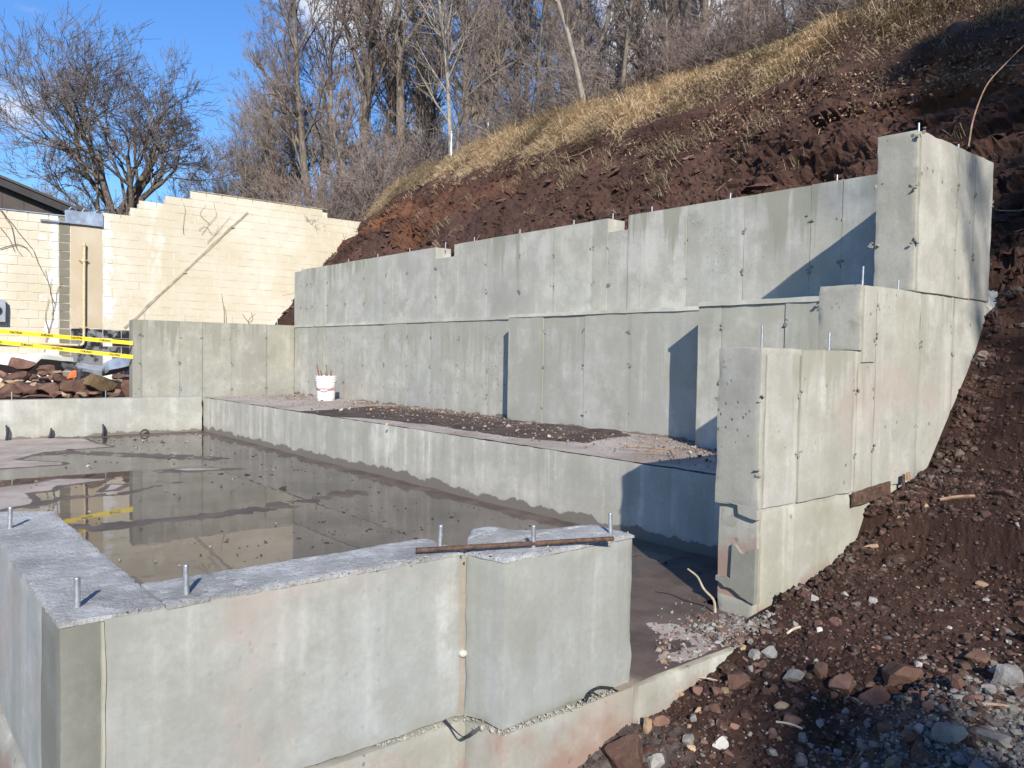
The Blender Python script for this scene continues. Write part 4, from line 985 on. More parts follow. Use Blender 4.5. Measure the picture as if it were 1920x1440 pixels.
slab_thing('metal_tray', 'flat piece of scrap metal between the duct and the orange plastic', 'sheet metal', 168, 690, 16.4, .24, .2, .03, 'flash', (.2, .15, -.3))
slab_thing('timber_offcut', 'dark timber offcut lying on the rubble behind the heap', 'timber', 133, 689, 16.2, .14, .12, .035, 'dark_metal', (.3, .3, .2))
slab_thing('scrap_board', 'grey board leaning on the tarred wall base', 'board', 245, 688, 16.9, .12, .02, .17, 'meter', (-.2, .2, .1))
OR = thing('orange_cone', 'small orange and black plastic piece lying on the boulders', 'plastic scrap', tuple(on(1, 14.6, 133, 703)))
v, f = rough_hexa([(-.07, -.06, -.06), (.07, -.06, -.03), (.06, .06, -.03), (-.06, .06, -.06)], [(.0, -.05, .06), (.07, -.05, .08), (.06, .05, .08), (0, .05, .06)], .04, .002, .004, 5)
o = obj('orange_face', mesh_of('orange_face', v, f, M['orange']), OR, (0, 0, 0))
v, f = rough_hexa([(.075, -.05, -.09), (.13, -.04, -.07), (.13, .06, -.07), (.075, .06, -.09)], [(.10, -.05, .07), (.17, -.04, .11), (.17, .06, .11), (.10, .06, .07)], .04, .002, .004, 6)
obj('black_side', mesh_of('black_side', v, f, M['dark_metal']), OR, (0, 0, 0))

# ------------------------------------------------------------------ bucket
bp_ = on(2, ZL+.012, 611, 752); BK = thing('plastic_bucket', 'white plastic bucket with a faded pink band standing on the ledge', 'bucket', tuple(bp_))
prof = [(.001, .0), (.128, .0), (.132, .006), (.143, .20), (.150, .30), (.162, .302), (.163, .312), (.153, .314), (.154, .335), (.164, .337), (.165, .347), (.155, .349), (.156, .372), (.166, .376), (.166, .386), (.158, .388), (.150, .386), (.146, .30), (.135, .05), (.001, .045)]
v, f = tubes(np.array([[(0, 0, z_+i*1e-6) for i, (r_, z_) in enumerate(prof)]]), np.array([[r_ for r_, z_ in prof]]), 36)
a_ = np.arange(36)/36*2*math.pi
v = np.vstack([np.c_[r_*np.cos(a_), r_*np.sin(a_), np.full(36, z_)] for r_, z_ in prof])
obj('bucket_body', mesh_of('bucket_body', v, f, M['white_plastic'], True, 35), BK, (0, 0, 0))
v = np.vstack([np.c_[r_*np.cos(a_), r_*np.sin(a_), np.full(36, z_)] for r_, z_ in ((.1425, .165), (.1455, .167), (.1475, .205), (.1445, .207))]); I = np.arange(144).reshape(4, 36); J = np.roll(I, -1, 1)
obj('printed_band', mesh_of('printed_band', v, np.concatenate([np.stack([I[i], I[i+1], J[i+1], J[i]], 1) for i in range(3)]), M['pink_band'], True, 35), BK, (0, 0, 0))
hx = np.array([math.cos(rad(-40)), math.sin(rad(-40)), 0]); hy = np.array([-.62, -.78, 0])
t = np.linspace(-1, 1, 17)
hp = [hx*s*.168+hy*(.172*math.sqrt(max(0, 1-s*s))*1.0+.002)+np.array([0, 0, .315-.150*math.sqrt(max(0, 1-s*s))]) for s in t]
BH_ = tube_obj('handle', hp, .0035, M['dark_metal'], BK, 6); BH_.location = (0, 0, 0)
g_ = tube_obj('grip', hp[6:11], .009, M['white_plastic'], BK, 8); g_.location = (0, 0, 0)
for i in range(13):
    a0 = random.uniform(0, 6.28); r0 = random.uniform(.03, .10); ln = random.uniform(.42, .50) if i > 2 else .56
    top = np.array([math.cos(a0)*r0-(.10 if i < 3 else 0), math.sin(a0)*r0, ln]); bot = np.array([math.cos(a0)*.05, math.sin(a0)*.05, .06])
    d = (top-bot)/np.linalg.norm(top-bot); u_ = np.cross(d, (0, 1, 0.1)); u_ /= np.linalg.norm(u_); w_ = np.cross(d, u_); s_ = .0075 if i < 3 else .005
    v, f = rough_hexa([bot+u_*s_*a+w_*s_*.6*b for a, b in ((-1, -1), (1, -1), (1, 1), (-1, 1))], [top+u_*s_*a*.8+w_*s_*.5*b for a, b in ((-1, -1), (1, -1), (1, 1), (-1, 1))], .2, .002, .002, i)
    o = obj('wooden_stake', mesh_of('wooden_stake', v+bp_, f, M['stake']), None, (0, 0, 0))
    tag(o, 'brown wooden stake sticking out of the white bucket', 'stake', 'wooden stakes in the bucket')

# ------------------------------------------------------------------ loose things near the front
p0 = on(2, ZT+.018, 780, 1032); p1 = on(2, ZT+.018, 1150, 1010)
o = tube_obj('steel_bar', [p0, p0*.5+p1*.5, p1], .0095, M['rust'], None, 8); tag(o, 'rusty steel bar lying across the top of the front wall', 'steel bar')
def strap(label, pts, w, mat='black'):
    q = spline(pts, 22); n = len(q); T = np.gradient(q, axis=0); T /= np.linalg.norm(T, axis=1, keepdims=True); s = np.cross(T, np.array([.25, -.6, .75])); s /= np.linalg.norm(s, axis=1, keepdims=True); nn_ = np.cross(s, T)
    V = np.vstack([q+s*w, q-s*w, q+s*w+nn_*.002, q-s*w+nn_*.002]); I = np.arange(4*n).reshape(4, n)
    F = np.concatenate([np.stack([I[a, :-1], I[b, :-1], I[b, 1:], I[a, 1:]], 1) for a, b in ((0, 1), (3, 2), (2, 0), (1, 3))])
    o = obj('plastic_strap', mesh_of('plastic_strap', V, F, M[mat], True, 60), None, (0, 0, 0)); tag(o, label, 'strap', 'black straps poking out of the front wall')
y_ = 2.10
P_ = lambda x, y, d=0: on(1, 2.11-d, x, y)
strap('black strap curling out of the joint at the right end of the front wall', [P_(1151, 1291, 0), P_(1125, 1289, .015), P_(1108, 1298, .03), P_(1097, 1316, .02)], .0055)
strap('short black strap crossing the curled one at the right end of the front wall', [P_(1098, 1312, .012), P_(1108, 1299, .04), P_(1122, 1305, .05)], .0055)
P_ = lambda x, y, d=0: on(1, 2.27-d, x, y)
strap('black strap hanging from the reddish joint under the pilaster', [P_(833, 1350, 0), P_(845, 1363, .03), P_(868, 1382, .16), P_(885, 1376, .17), P_(900, 1364, .18)], .0065)
pb = on(2, .01, 1341, 1148); sp = [pb, pb+(on(1, pb[1], 1338, 1125)-pb), on(1, pb[1]+.01, 1320, 1105), on(1, pb[1]+.02, 1308, 1082), on(1, pb[1]+.02, 1290, 1067)]
o = tube_obj('bent_cane', spline(sp, 16), .006, M['pale_stick'], None, 6, rr=np.linspace(.0075, .0045, 16)); tag(o, 'pale bent cane standing beside the foot of the wing wall', 'cane')
# plank and angle iron against the wing wall
pa, pc = on(1, 2.19, 1600, 952), on(1, 2.185, 1672, 928)
def plank(label, a, b, hgt, th, mat, cat='plank', name='wooden_plank', tilt=0.0):
    a = np.array(a); b = np.array(b); up = np.array([0, tilt, 1]); up = up/np.linalg.norm(up)*hgt; fw = np.array([0, -th, 0])
    v, f = rough_hexa([a, b, b-fw, a-fw], [a+up, b+up, b-fw+up, a-fw+up], .04, .004, .006, int(abs(a[0])*100))
    o = obj(name, mesh_of(name, v, f, M[mat], True, 35), None, (0, 0, 0)); return tag(o, label, cat)
plank('reddish brown board leaning on the wing wall above the soil', pa, pc, .085, .02, 'rust')
p = on(1, 2.18, 1692, 900); 
AI = thing('angle_bracket', 'small rusty bracket standing on the soil against the wing wall', 'bracket', tuple(p))
o = box('upright', -.012, .012, -.015, .0, -.06, .04, M['rust'], None, .03, .002, .003, 3); o.parent = AI; o.location = (0, 0, 0)
o = box('flap', .0, .045, -.03, -.018, .0, .05, M['tan_rock'], None, .03, .002, .003, 4); o.parent = AI; o.location = (0, 0, 0)
def soil_pt(px, py, up=0.0):
    d = ray(px, py); t = np.arange(1.0, 14, .012); Q_ = CAM+d*t[:, None]; g = ground_z(Q_[:, 0], Q_[:, 1]); i = np.argmax(Q_[:, 2] < g)
    if i == 0: i = 200
    return Q_[i]+np.array([0, 0, up])
def lath(label, a, b, r=.008, mat='wood', name='broken_stick', cat='stick', group='sticks lying on the soil'):
    A_, B_ = soil_pt(*a, .01), soil_pt(*b, .012); o = tube_obj(name, spline([A_, A_*.5+B_*.5+np.array([0, 0, .006]), B_], 6), r, M[mat], None, 5); tag(o, label, cat, group)
lath('long weathered lath lying on the soil right of the wing wall', (1762, 940), (1828, 934), .010)
lath('short rusty offcut lying below the leaning board', (1630, 952), (1700, 948), .012, 'rust')
lath('thin dry stalk lying above the grey gravel', (1455, 1358), (1505, 1372), .005, 'pale_stick')
lath('broken stick at the right edge above the grey gravel', (1842, 1325), (1915, 1338), .007, 'wood')
lath('thin stalk beside the slab corner', (1290, 1275), (1345, 1281), .003, 'pale_stick')
lath('tan splinter of wood lying beside the wing wall foot', (1475, 1192), (1500, 1180), .007, 'pale_stick')
lath('brown chip of board on the soil at the wing wall foot', (1615, 1035), (1645, 1028), .016, 'wood')

# ------------------------------------------------------------------ foreground rubble: the stones one can pick out
FG = [(1168, 1395, 88, 95, 'brown_rock', 'dusty brown boulder with white scrapes leaning at the foot of the front wall'), (1225, 1420, 42, 46, 'grey_rock', 'pale grey lump beside the scraped boulder'),
      (1682, 1252, 98, 78, 'brown_rock', 'largest dusty brown rock in the soil with a small white stone on its side'), (1645, 1300, 74, 48, 'red_rock', 'flat dark reddish rock just below the largest brown rock'),
      (1583, 1278, 54, 46, 'red_rock', 'wedge shaped reddish rock left of the largest brown rock'), (1486, 1262, 46, 34, 'grey_rock', 'round grey stone left of the reddish wedge rock'),
      (1795, 1278, 44, 38, 'red_rock', 'reddish rock right of the largest brown rock'), (1540, 1255, 30, 40, 'brown_rock', None), (1383, 1270, 56, 38, 'brown_rock', 'low brown rock in the soil beside the slab corner'),
      (1440, 1218, 32, 28, 'grey_rock', None), (1416, 1222, 24, 26, 'grey_rock', None), (1394, 1212, 16, 16, 'tan_rock', None), (1408, 1250, 14, 16, 'grey_rock', None), (1482, 1348, 40, 28, 'red_rock', 'reddish flat stone above the thin dry stalk'),
      (1290, 1380, 32, 40, 'grey_rock', 'pale grey stone near the oblong tan stone'), (1213, 1356, 26, 40, 'tan_rock', 'oblong tan stone standing beside the end of the slab edge'), (1505, 1385, 24, 30, 'grey_rock', None), (1722, 1243, 20, 18, 'crust', 'small white stone on the flank of the largest brown rock'),
      (1828, 1225, 50, 30, 'brown_rock', 'flat brown rock half sunk at the right above the grey gravel'), (1552, 1132, 14, 14, 'grey_rock', None), (1608, 1130, 18, 16, 'grey_rock', None), (1268, 1131, 12, 12, 'grey_rock', 'small grey stone alone on the wet slab by the shade'),
      (1735, 948, 16, 12, 'tan_rock', None), (1686, 968, 14, 10, 'tan_rock', None), (1908, 982, 14, 10, 'grey_rock', None), (1780, 1372, 62, 52, 'grey_rock', 'crumbling grey lump of concrete on the gravel at the lower right'), (1890, 1260, 70, 60, 'grey_rock', 'rough grey concrete lump at the right edge'),
      (1660, 1360, 40, 30, 'red_rock', None), (1700, 1372, 30, 26, 'brown_rock', None), (1750, 1320, 40, 26, 'red_rock', None), (1735, 1300, 34, 22, 'red_rock', None), (1570, 1410, 22, 20, 'grey_rock', None), (1620, 1390, 30, 18, 'grey_rock', None), (1310, 1330, 20, 16, 'tan_rock', None), (1300, 1345, 16, 18, 'grey_rock', None), (1292, 1360, 14, 14, 'tan_rock', None), (1345, 1395, 18, 18, 'brown_rock', None), (1400, 1335, 30, 24, 'brown_rock', None), (1275, 1298, 18, 22, 'tan_rock', None), (1275, 1285, 22, 18, 'tan_rock', None), (1360, 1295, 20, 22, 'tan_rock', None), (1810, 1245, 30, 22, 'brown_rock', None), (1450, 1290, 26, 20, 'brown_rock', None), (1640, 1215, 12, 10, 'tan_rock', None), (1870, 1180, 14, 10, 'crust', None), (1845, 1217, 12, 10, 'crust', None)]
def where(px, py):
    if py < 1060: return 'on the soil slope right of the wing wall'
    if px < 1330: return 'between the front wall and the slab corner' if py > 1290 else 'by the slab corner'
    if px < 1480: return 'in the dirt below the foot of the wing wall' if py < 1300 else 'in the dirt near the bottom of the frame'
    if py > 1320 and px > 1480: return 'on the grey gravel at the lower right'
    if px < 1640: return 'left of the largest brown rock'
    return 'on the soil above the largest brown rock' if py < 1230 else 'right of the largest brown rock'
def stone_label(mt, s_, px, py):
    return '%s %s %s' % ('larger' if s_ > .03 else 'middling' if s_ > .018 else 'small', {'red_rock': 'reddish stone', 'brown_rock': 'soil coloured brown stone', 'tan_rock': 'tan stone', 'grey_rock': 'grey rubble stone', 'crust': 'white stone'}[mt], where(px, py))
DEF = {'red_rock': 'reddish stone in the soil of the foreground', 'brown_rock': 'soil coloured brown stone half sunk in the foreground dirt', 'tan_rock': 'small tan stone in the foreground soil', 'grey_rock': 'small grey piece of rubble in the foreground soil', 'crust': 'small white stone in the foreground soil'}
M['white_stone'] = rockmat('white_stone', (.36, .33, .29), (.58, .55, .50))
for i, (px, py, w, hh, mt, lb) in enumerate(FG):
    p = soil_pt(px, py+hh*.35); dist = (p-CAM)@AX[2]; k_ = dist/FPX*.56
    mt2 = 'white_stone' if mt == 'crust' else mt
    place_rock('rock', lb or stone_label(mt, w*k_, px, py), 'rock', 'stones in the foreground soil', mt2, p+np.array([0, 0, hh*k_*.25]), (w*k_, w*k_*.85, hh*k_*.95), (random.uniform(-.2, .2), random.uniform(-.2, .2), random.uniform(0, 6.28)), i % 9, 3 if w > 40 else 2)
r_ = np.random.default_rng(77)
n_ = 0
while n_ < 150:
    px, py = r_.uniform(1130, 1918), r_.uniform(900, 1438)
    if px < 1440 and py < 1170 or px < 1300 and py < 1300: continue
    if r_.random() > sstep(930, 1330, py)*.9+.12: continue
    p = soil_pt(px, py)
    if p[1] > 2.06 or p[0] < .9: continue
    g_ = r_.random(); gp = px > 1480 and py > 1340-.0*px or px > 1850 and py > 1180
    mt = ('grey_rock' if g_ < (.6 if gp else .16) else 'tan_rock' if g_ < (.7 if gp else .26) else 'red_rock' if g_ < .62 else 'brown_rock' if g_ < .93 else 'crust')
    s_ = min(.035, .0105*math.exp(abs(r_.normal(0, .55))))*(1.25 if mt in ('brown_rock', 'red_rock') else 1)
    mt2 = 'white_stone' if mt == 'crust' else mt
    place_rock('rock', stone_label(mt, s_, px, py), 'rock', 'stones in the foreground soil', mt2, p+np.array([0, 0, s_*.12]), (s_*r_.uniform(.9, 1.4), s_, s_*r_.uniform(.5, .9)), None, int(r_.integers(0, 9)), 1)
    n_ += 1
# scattered small stones on the pit floor and the ledge
PIT = [(310, 920), (547, 941), (517, 981), (395, 1025), (445, 1040), (337, 1060), (366, 1016), (415, 912), (500, 882), (437, 898), (165, 852), (108, 850), (256, 840), (303, 828), (268, 826), (350, 838), (200, 835), (213, 834), (350, 828), (440, 850), (396, 855), (513, 881), (186, 972), (168, 960), (620, 900), (710, 922), (375, 818), (368, 815), (253, 824), (121, 853), (164, 874), (124, 876), (225, 1050), (291, 1053), (376, 1040)]
for i, (px, py) in enumerate(PIT):
    p = on(2, .004, px, py); dist = (p-CAM)@AX[2]; s_ = dist/FPX*r_.uniform(1.8, 4.0)
    place_rock('stone', ('%s stone lying %s' % (('grey', 'brown', 'pale grey')[i % 3], 'on the wet floor near the far pit wall' if py < 862 else 'in the puddle near the inner corner of the front wall' if py > 1000 else 'in the middle of the puddle' if px > 280 else 'on the mud at the left of the puddle')), 'stone', 'stones on the pit floor', ('grey_rock', 'brown_rock', 'grey_rock')[i % 3], p, (s_*1.2, s_, s_*.8), None, i % 9, 1)
LED = [(700, 781), (765, 788), (725, 795), (870, 803), (925, 770), (830, 773), (1010, 800), (985, 814), (1000, 822), (1018, 806), (945, 793), (868, 787), (1252, 826), (640, 768), (1050, 822), (1065, 826), (1030, 818), (735, 770), (1310, 850), (1295, 848), (1322, 846), (1270, 838), (1180, 823), (1205, 828), (1150, 815), (655, 766), (695, 768), (575, 742), (560, 748)]
for i, (px, py) in enumerate(LED):
    p = on(2, ZL+.025, px, py); dist = (p-CAM)@AX[2]; s_ = dist/FPX*r_.uniform(2.2, 4.4)
    place_rock('stone', ('%s stone lying %s' % (('grey', 'white', 'tan')[i % 3], 'on the ledge near the white bucket' if px < 760 else 'on the dark wet patch of the ledge' if px < 1130 else 'in the grit at the shaded near end of the ledge')), 'stone', 'stones on the concrete ledge', ('grey_rock', 'white_stone', 'tan_rock')[i % 3], p, (s_*1.2, s_, s_*.8), None, (i*5) % 9, 1)
lath_ = [((1163, 838), (1255, 844)), ((1255, 844), (1263, 858)), ((1190, 846), (1270, 850))]
for i, (a, b) in enumerate(lath_):
    A_, B_ = on(2, ZL+.03, *a), on(2, ZL+.03, *b); o = tube_obj('broken_stick', spline([A_, A_*.5+B_*.5+np.array([0, 0, .008]), B_], 5), .005, M['wood'], None, 5)
    tag(o, ('thin stick lying along the ledge near the shaded corner', 'short stick pointing at the ledge rim near the shaded corner', 'twig lying beside the thin stick on the ledge')[i], 'stick', 'sticks on the ledge')

# ------------------------------------------------------------------ uncountable small stones, clods and shale chips
def scatter(name, pts, size, cols, mat, flat=(.5, 1.0), normal=None, seed=0, sub=0):
    r = np.random.default_rng(seed); b, f = icos(sub); n = len(pts); nv = len(b)
    v = b[None]*(1+.38*r.uniform(-1, 1, (n, nv, 1))); v = v*np.stack([r.uniform(.8, 1.5, n), r.uniform(.7, 1.1, n), r.uniform(*flat, n)], 1)[:, None, :]
    a = r.uniform(0, 6.28, n); ca, sa = np.cos(a)[:, None], np.sin(a)[:, None]
    v = np.stack([v[..., 0]*ca-v[..., 1]*sa, v[..., 0]*sa+v[..., 1]*ca, v[..., 2]], -1)
    t = r.normal(0, .35, (n, 1)); v = np.stack([v[..., 0]*np.cos(t)-v[..., 2]*np.sin(t), v[..., 1], v[..., 0]*np.sin(t)+v[..., 2]*np.cos(t)], -1)
    V = (v*np.asarray(size)[:, None, None]+pts[:, None, :]).reshape(-1, 3); F = (f[None]+np.arange(n)[:, None, None]*nv).reshape(-1, 3)
    me = mesh_of(name, V, F, mat); cattr(me, 'col', np.repeat(cols, nv, 0)); return stuff(obj(name, me))
def pal(r, n, ps, cs):
    c = np.array(cs)[r.choice(len(cs), n, p=ps)]; return np.clip(c*r.uniform(.7, 1.3, (n, 1))*r.uniform(.93, 1.07, (n, 3)), 0, 1)
r = np.random.default_rng(5); N = 24000
x_ = r.uniform(1.0, 5.6, N); y_ = r.uniform(-.2, 2.09, N)
d2 = np.hypot(x_-1.5, y_-1.2); keep = (r.random(N) < np.clip(1.5-d2*.27, .12, 1)*(.35+.65*sstep(-.25, .3, fbm(np.c_[x_*2, y_*2, x_*0], 3, 88)))); keep &= ~((y_ > 2.07) & (x_ < 3.5))
x_, y_ = x_[keep], y_[keep]; n = len(x_)
gz = ground_z(x_, y_); sz = .0032*np.exp(np.abs(r.normal(0, .62, n)))
g0 = np.clip(np.exp(-(((x_-2.6)/.65)**2+((y_-.85)/.42)**2))*1.6-.2, 0, 1)
col = pal(r, n, [.60, .2, .07, .10, .03], [(.050, .028, .022), (.085, .048, .037), (.19, .165, .145), (.16, .105, .075), (.38, .355, .31)])
cg = pal(r, n, [.7, .2, .1], [(.25, .245, .23), (.38, .37, .35), (.14, .08, .06)]); sel = r.random(n) < g0; col[sel] = cg[sel]
scatter('gravel', np.c_[x_, y_, gz-sz*.05], sz, col, M['debris'], seed=1)
N = 7000; q = r.normal(0, 1, (N, 2))*np.array([.55, .30])+np.array([2.6, .85]); q = q[q[:, 1] < 1.9]; n = len(q); sz = .0045*np.exp(np.abs(r.normal(0, .6, n)))
scatter('crushed_stone', np.c_[q, ground_z(q[:, 0], q[:, 1])+sz*.3], sz, pal(r, n, [.6, .25, .15], [(.165, .155, .14), (.26, .245, .225), (.09, .06, .047)]), M['debris'], seed=9)
N = 520; x_ = r.uniform(3.6, 6.4, N); y_ = 2.19-np.abs(r.normal(0, .12, N)); sz = .012*np.exp(np.abs(r.normal(0, .62, N))); sz = np.minimum(sz, .038)
scatter('soil_spill', np.c_[x_, y_, ground_z(x_, y_)+sz*.05], sz, pal(r, N, [.6, .3, .1], [(.045, .025, .019), (.075, .042, .032), (.16, .13, .11)]), M['debris'], seed=10, sub=1)
# soil clods
N = 9000; x_ = r.uniform(1.0, 6.0, N); y_ = r.uniform(-.2, 2.12, N); sz = .006*np.exp(np.abs(r.normal(0, .6, N))); col = pal(r, N, [.6, .4], [(.042, .0235, .0185), (.068, .038, .029)])
scatter('soil_clods', np.c_[x_, y_, ground_z(x_, y_)+sz*.1], sz, col, M['debris'], seed=2, sub=0)
# grit on the ledge along the wall foot, and on the slab by the opening
N = 4200; y_ = r.uniform(2.5, 13.0, N); xf = np.where(y_ < 4.1, 5.425, np.where(y_ < 7.03, 5.784, 5.996)); x_ = xf-np.abs(r.normal(0, .22, N))*r.choice([1, 1, 3.2], N); kk = x_ > 4.4; x_, y_ = x_[kk], y_[kk]; n = len(x_)
sz = .0045*np.exp(np.abs(r.normal(0, .5, n))); col = pal(r, n, [.3, .4, .3], [(.38, .34, .30), (.28, .21, .17), (.16, .10, .08)])
scatter('ledge_grit', np.c_[x_, y_, np.full(n, ZL+.02)], sz, col, M['debris'], seed=3)
N = 420; x_ = r.uniform(2.6, 3.55, N); y_ = 2.1+np.abs(r.normal(0, .22, N)); sz = .004*np.exp(np.abs(r.normal(0, .7, N))); col = pal(r, N, [.5, .5], [(.36, .35, .32), (.20, .13, .10)])
ok = (x_-2.6)*1.0 > (y_-2.1)*.9; x_, y_, sz, col = x_[ok], y_[ok], sz[ok], col[ok]
scatter('slab_grit', np.c_[x_, y_, np.full(len(x_), .006)], sz, col, M['debris'], seed=4)
N = 700; q = r.normal(0, 1, (N, 2))*np.array([.10, .07])+np.array([3.30, 2.20]); sz = np.minimum(.005*np.exp(np.abs(r.normal(0, .6, N))), .02)
scatter('rubble_by_wall', np.c_[q, np.maximum(ground_z(q[:, 0], q[:, 1])*0+.008, np.where(q[:, 1] < 2.2, ground_z(q[:, 0], q[:, 1]), .008))], sz, pal(r, N, [.6, .4], [(.30, .29, .26), (.18, .135, .11)]), M['debris'], seed=6)
# mud flecks in the puddle
N = 900; x_ = r.uniform(.8, 4.25, N); y_ = 2.9+10*r.uniform(0, 1, N)**1.3; kp = fbm(np.c_[x_*1.3, y_*.6, x_*0], 3, 90) > r.normal(0, .18, N); x_, y_ = x_[kp], y_[kp]; N = len(x_); sz = .004*np.exp(np.abs(r.normal(0, .7, N)))*(1+y_*.05)
scatter('mud_flecks', np.c_[x_, y_, np.full(N, .001)], sz, pal(r, N, [.6, .4], [(.05, .035, .03), (.10, .075, .06)]), M['debris'], flat=(.25, .5), seed=7)

# slope sampling on the bank
bsel = (bankm > .5) & (P2[:, 1] > -1) & (P2[:, 1] < 20); bi = np.where(bsel)[0]
pick = r.choice(bi, 7000); pos = P2[pick]+r.normal(0, .02, (7000, 3)); sz = .012*np.exp(np.abs(r.normal(0, .62, 7000)))
col = pal(r, 7000, [.5, .3, .2], [(.10, .048, .037), (.16, .078, .06), (.075, .04, .034)])
scatter('shale_chips', pos, sz, col, M['debris'], flat=(.18, .5), seed=8)
# larger loose shale pieces one can pick out
pick = r.choice(bi, 90)
for i, q in enumerate(pick):
    s_ = .026*math.exp(abs(r.normal(0, .5)))
    place_rock('shale_piece', 'loose reddish shale piece on the cut face of the bank', 'rock', 'loose shale on the bank', ('red_rock', 'brown_rock')[i % 2], P2[q]+nrm*.02, (s_*1.6, s_*2.0, s_*.45), (r.normal(0, .2), r.normal(.25, .2), r.uniform(0, 6)), int(r.integers(0, 9)), 1)
for px, py, lb in ((1175, 230, 'yellowish stone in the dry grass on the bank, left of its twin'), (1245, 231, 'yellowish stone in the dry grass on the bank, right of its twin')):
    d = ray(px, py); t = np.arange(6, 22, .02); Q_ = CAM+d*t[:, None]; i = np.argmax(Q_[:, 2] < ground_z(Q_[:, 0], Q_[:, 1], False))
    place_rock('rock', lb, 'rock', None, 'tan_rock', Q_[i]+np.array([-.12, 0, .1]), (.055, .055, .045), None, 3, 2)
d = ray(1795, 62); t = np.arange(6, 22, .02); Q_ = CAM+d*t[:, None]; i = np.argmax(Q_[:, 2] < ground_z(Q_[:, 0], Q_[:, 1], False))
place_rock('boulder', 'round brown boulder half buried in dead grass at the upper right', 'boulder', None, 'brown_rock', Q_[i]+np.array([.0, 0, .02]), (.16, .17, .16), (0, 0, 1), 1, 3)

# ------------------------------------------------------------------ dry grass and dead leaves
def blades(name, roots, lens, lean, cols, w=.006, seed=0, mat='grass'):
    r = np.random.default_rng(seed); n = len(roots)
    a = r.uniform(0, 6.28, n); side = np.c_[np.cos(a), np.sin(a), np.zeros(n)]*(w*r.uniform(.6, 1.4, n))[:, None]
    up = np.array([-.25, 0, .8])+lean*.45; up /= np.linalg.norm(up, axis=1, keepdims=True); tip = np.array([0, 0, .25])+lean; tip /= np.linalg.norm(tip, axis=1, keepdims=True)
    m1 = roots+up*lens[:, None]*.5; m2 = m1+(up*.25+tip*.75)*lens[:, None]*.5
    V = np.stack([roots-side, roots+side, m1-side*.8, m1+side*.8, m2], 1).reshape(-1, 3); b = np.arange(n)[:, None]*5
    F = np.concatenate([b+np.array([[0, 1, 3]]), b+np.array([[0, 3, 2]]), b+np.array([[2, 3, 4]])])
    me = mesh_of(name, V, F, M[mat]); cattr(me, 'col', np.repeat(cols, 5, 0)); return stuff(obj(name, me))
N = 15000
yc = r.uniform(-1, 18.5, N); xc = 8.4+r.uniform(0, 1, N)**.8*3.2
shf = np.interp(yc, [13.6, 15.5, 17.2, 18.7, 21, 30, 60], [0, .3, .85, 1.8, 3.2, 6, 12])
ed = 8.75+.32*fbm(np.stack([yc*.8, yc*0, yc*0], -1), 3, 40)+.25*fbm(np.stack([yc*3, xc*3, yc*0], -1), 3, 41)
dens = sstep(-.10, .35, xc-ed)*(.12+.88*sstep(-.25, .2, fbm(np.c_[xc*1.4, yc*1.4, xc*0], 4, 42)))*np.where(yc < 5.5, .30, np.where(yc < 7, .7, 1))
kk = r.random(N) < dens; xc, yc, shf = xc[kk]+shf[kk], yc[kk], shf[kk]
per = 26; n = len(xc)*per
dirc = np.repeat(np.c_[-np.abs(r.normal(1.0, .5, len(xc))), r.normal(-.1, .65, len(xc)), r.normal(-.9, .45, len(xc))], per, 0)
rx = np.repeat(xc, per)+r.normal(0, .075, n); ry = np.repeat(yc, per)+r.normal(0, .075, n); rz = ground_z(rx, ry)-.02
lean = dirc+r.normal(0, .35, (n, 3)); lens = np.repeat(r.uniform(.12, .34, len(xc))*(1+.9*np.clip(fbm(np.c_[xc*.9, yc*.9, xc*0+3], 3, 44)*2, -.4, .9)), per)*r.uniform(.5, 1.15, n)
tone_ = np.repeat(np.clip(fbm(np.c_[xc*1.1, yc*1.1, xc*0], 3, 43)+.15, -1, 1), per)
c1, c2, c3 = np.array([.66, .52, .335]), np.array([.44, .325, .20]), np.array([.085, .09, .045])
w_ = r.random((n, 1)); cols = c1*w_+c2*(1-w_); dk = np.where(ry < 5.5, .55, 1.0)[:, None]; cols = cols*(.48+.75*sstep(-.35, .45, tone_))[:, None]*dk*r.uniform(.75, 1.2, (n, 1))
gr = (np.repeat(r.random(len(xc)), per) < np.where(np.repeat(yc, per) < 8, .10, .02)); cols[gr] = c3*r.uniform(.6, 1.4, (gr.sum(), 1))
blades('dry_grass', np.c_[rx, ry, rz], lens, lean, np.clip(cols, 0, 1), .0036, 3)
# straggling tufts on the cut face and behind the wall
TU = [(6.75, 10.9, 24), (8.35, 8.6, 16), (8.3, 6.6, 20), (8.3, 5.6, 12), (8.5, 9.6, 16), (7.0, 2.9, 8), (7.6, 6.4, 8)]
tx, ty = [], []
for a, b, c in TU:
    tx += list(r.normal(a, .16, c)); ty += list(r.normal(b, .30, c))
tx += list(r.uniform(6.7, 8.6, 40)); ty += list(r.uniform(2.6, 16, 40))
tx, ty = np.array(tx), np.array(ty); per = 24; n = len(tx)*per
rx = np.repeat(tx, per)+r.normal(0, .04, n); ry = np.repeat(ty, per)+r.normal(0, .05, n); rz = ground_z(rx, ry)+.01
cols = (c1*.7)*r.uniform(.35, 1.2, (n, 1))
blades('straggling_grass', np.c_[rx, ry, rz], r.uniform(.06, .30, n), np.c_[-np.abs(r.normal(.8, .6, n)), r.normal(0, .9, n), r.normal(-.7, .6, n)], cols, .003, 4)
